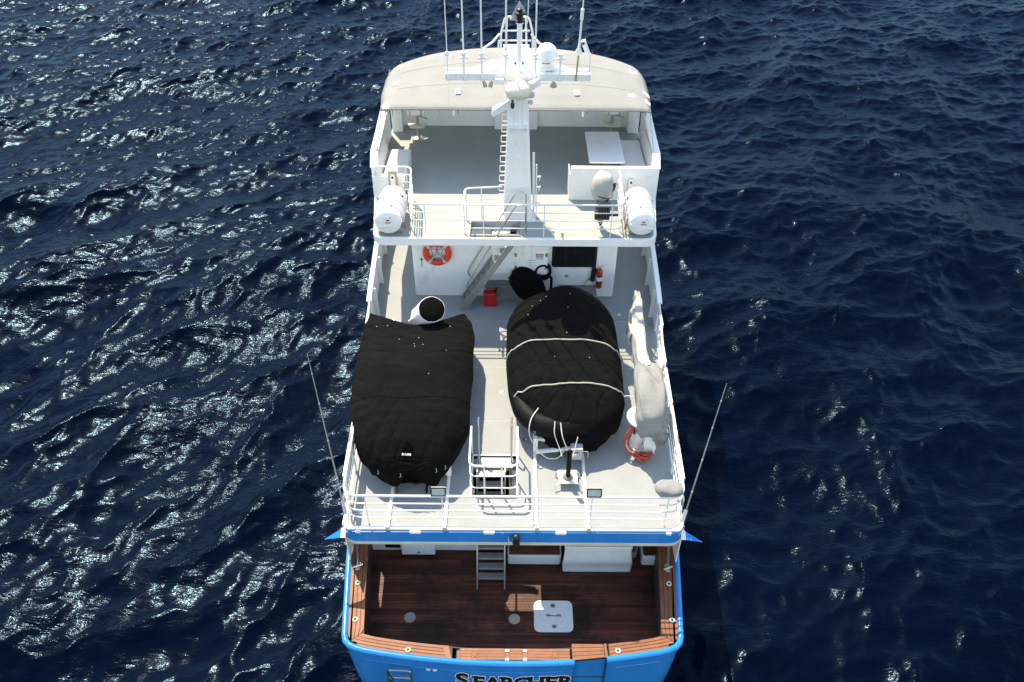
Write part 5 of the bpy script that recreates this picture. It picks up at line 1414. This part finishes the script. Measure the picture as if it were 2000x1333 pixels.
# ---------------------------------------------------------------- electronics on the mast
rd = empty('radar_dome', (0.05, 17.92, 9.66), 'flat cream radar dome on the aft side of the mast', 'radar dome')
ob('dome', MB().lathe([(0.10, -0.02), (0.26, 0.0), (0.31, 0.06), (0.315, 0.12), (0.30, 0.19), (0.24, 0.26), (0.14, 0.31), (0.0, 0.325)], (0.05, 17.92, 9.66), n=36), 'cream', rd, smooth=60)
ob('base_ring', MB().lathe([(0.27, 0.0), (0.305, 0.02)], (0.05, 17.92, 9.635), n=36), 'white', rd)
cm = empty('mast_camera', (-0.06, 17.64, 9.5), 'small black camera under the cream radar dome', 'camera')
ob('camera_body', MB().lathe([(0.03, 0), (0.045, 0.04), (0.045, 0.12), (0.02, 0.16), (0.02, 0.2)], (-0.08, 17.66, 9.44), n=12), 'blackpl', cm)
ob('camera_mount', MB().box(-0.11, -0.05, 17.64, 17.80, 9.62, 9.65), 'blackpl', cm)
hn = empty('loud_hailer', (-0.4, 18.2, 9.2), 'white trumpet hailer pointing to port on the mast', 'hailer')
ob('hailer_box', MB().slab([(-0.20, 18.2, 9.28), (-0.20, 18.2, 9.50), (-0.58, 18.05, 9.30), (-0.60, 18.05, 9.12)], (0.05, -0.24, 0.02)), 'white', hn, bev=0.015)
ob('hailer_arm', MB().tube([(-0.25, 18.15, 9.36), (-0.05, 18.4, 9.36)], 0.03, 8), 'white', hn)
sp_ = empty('mast_spotlight', (0.4, 18.1, 9.6), 'white spotlight pair pointing to starboard beside the radar dome', 'spotlight')
ob('spotlight_box', MB().slab([(0.30, 18.05, 9.66), (0.30, 18.05, 9.84), (0.54, 18.05, 9.98), (0.58, 18.05, 9.84)], (0, 0.2, 0)), 'white', sp_, bev=0.012)
for c, r_ in (((0.36, 17.92, 9.66), 0.075), ((0.34, 17.92, 9.48), 0.055)):
    ob('lamp_head', MB().lathe([(0.02, -0.08), (r_, -0.03), (r_, 0.03), (r_ * 0.8, 0.04)], c, (0.15, -0.9, 0.3), 16), 'grey', sp_)
ob('spotlight_arm', MB().tube([(0.32, 18.0, 9.55), (0.2, 18.35, 9.5)], 0.025, 8), 'white', sp_)
sd = empty('satellite_dome', (0.72, 18.85, CT + 0.16), 'white satellite dome on the starboard side of the crosstree platform', 'satellite dome')
ob('dome', MB().lathe([(0.17, 0), (0.25, 0.02), (0.262, 0.10), (0.262, 0.28), (0.245, 0.40), (0.19, 0.50), (0.11, 0.56), (0.0, 0.58)], (0.72, 18.72, CT + 0.165), n=36), 'white', sd, smooth=60)
ob('base_gap', MB().lathe([(0.255, 0.0), (0.266, 0.015)], (0.72, 18.72, CT + 0.26), n=36), 'grey', sd)

mk = MB()
for k, w in enumerate((0.03, 0.012, 0.018, 0.02, 0.012, 0.03)):
    a = R(-112) + k * 0.11
    c = Vector((0.72 + 0.266 * math.cos(a), 18.72 + 0.266 * math.sin(a), CT + 0.165 + 0.20))
    t_ = Vector((-math.sin(a), math.cos(a), 0))
    mk.slab([c - t_ * w / 2 + Vector((0, 0, -0.012)), c + t_ * w / 2 + Vector((0, 0, -0.012)), c + t_ * w / 2 + Vector((0, 0, 0.012)), c - t_ * w / 2 + Vector((0, 0, 0.012))], Vector((math.cos(a), math.sin(a), 0)) * 0.004)
ob('dome_mark', mk, 'darkgrey', sd)
rs = empty('radar_disc', (0.10, 19.05, CT + 0.16), 'flat white disc antenna behind the top mast', 'antenna')
ob('disc', MB().lathe([(0.27, 0), (0.29, 0.03), (0.27, 0.07), (0.12, 0.09), (0.0, 0.095)], (0.07, 19.02, CT + 0.34), n=32), 'white', rs)
ob('disc_stand', MB().lathe([(0.12, 0), (0.06, 0.03), (0.06, 0.18)], (0.07, 19.02, CT + 0.16), n=14), 'darkgrey', rs)
nl = empty('navigation_light', (0.07, 18.5, 10.95), 'black navigation light on top of the white top mast', 'navigation light')
ob('light_base', MB().lathe([(0.10, 0), (0.10, 0.04), (0.075, 0.05), (0.075, 0.16), (0.10, 0.17), (0.10, 0.21), (0.06, 0.22), (0.06, 0.29), (0.02, 0.31)], (0.07, 18.5, 11.13), n=18), 'blackpl', nl)
rf = empty('radar_reflector', (0.0, 18.62, 11.2), 'grey diamond plates of a radar reflector behind the navigation light', 'radar reflector')
ob('reflector_plate', MB().slab([(0.06, 18.64, 11.55), (0.20, 18.64, 11.33), (0.06, 18.64, 11.10), (-0.17, 18.64, 11.12)], (0, 0.008, 0)), 'grey', rf)
ob('reflector_plate', MB().slab([(0.05, 18.60, 11.30), (0.05, 18.80, 11.30), (-0.15, 18.80, 11.14), (-0.15, 18.60, 11.14)], (0, 0, 0.008)), 'grey', rf)
wv = empty('wind_vane', (0.27, 18.5, 11.2), 'black wind vane on a thin rod right of the navigation light', 'wind vane')
ob('vane_rod', MB().tube([(0.16, 18.5, 10.9), (0.25, 18.5, 11.15), (0.26, 18.5, 11.62)], 0.012, 6), 'white', wv)
ob('vane_blade', MB().slab([(0.25, 18.5, 11.60), (0.42, 18.5, 11.80), (0.48, 18.5, 11.82), (0.46, 18.5, 11.74), (0.30, 18.5, 11.61)], (0, 0.01, 0)), 'blackpl', wv)
for x, r_, top, lab in ((-1.60, 0.012, 13.6, 'thin wire whip antenna at the port end of the crosstree'), (-1.22, 0.020, 14.2, 'thick white whip antenna second from the port end of the crosstree'),
                        (-0.80, 0.020, 14.2, 'thick white whip antenna third from the port end of the crosstree'), (-0.24, 0.020, 14.2, 'thick white whip antenna just left of the top mast'), (0.44, 0.020, 14.2, 'thick white whip antenna left of the satellite dome')):
    e = empty('whip_antenna', (x, 18.30, CT + 0.6), lab, 'antenna', 'whip antennas on the crosstree')
    ob('whip', MB().tube([(x, 18.30, CT + 0.55), (x, 18.30, 12.0), (x, 18.30, top)], [r_, r_ * 0.9, r_ * 0.4], 8), 'white', e)
    ob('ferrule', MB().lathe([(0.04, 0), (0.055, 0.03), (0.05, 0.07), (0.035, 0.09)], (x, 18.30, CT + 0.60), n=12), 'cream' if x == -1.22 else 'white', e)
e = empty('whip_antenna', (1.44, 18.30, CT + 0.6), 'whip antenna with flared white base near the starboard end of the crosstree', 'antenna', 'whip antennas on the crosstree')
ob('base_rod', MB().tube([(1.40, 18.30, CT + 0.02), (1.43, 18.30, CT + 0.62)], 0.024, 8), 'dull', e)
ob('flared_base', MB().lathe([(0.03, 0.0), (0.085, 0.02), (0.08, 0.05), (0.035, 0.14), (0.026, 0.3), (0.022, 0.75), (0.04, 0.77), (0.04, 1.0), (0.015, 1.02), (0.008, 3.0)], (1.43, 18.30, CT + 0.66), (0.035, 0, 1), 14), 'white', e)
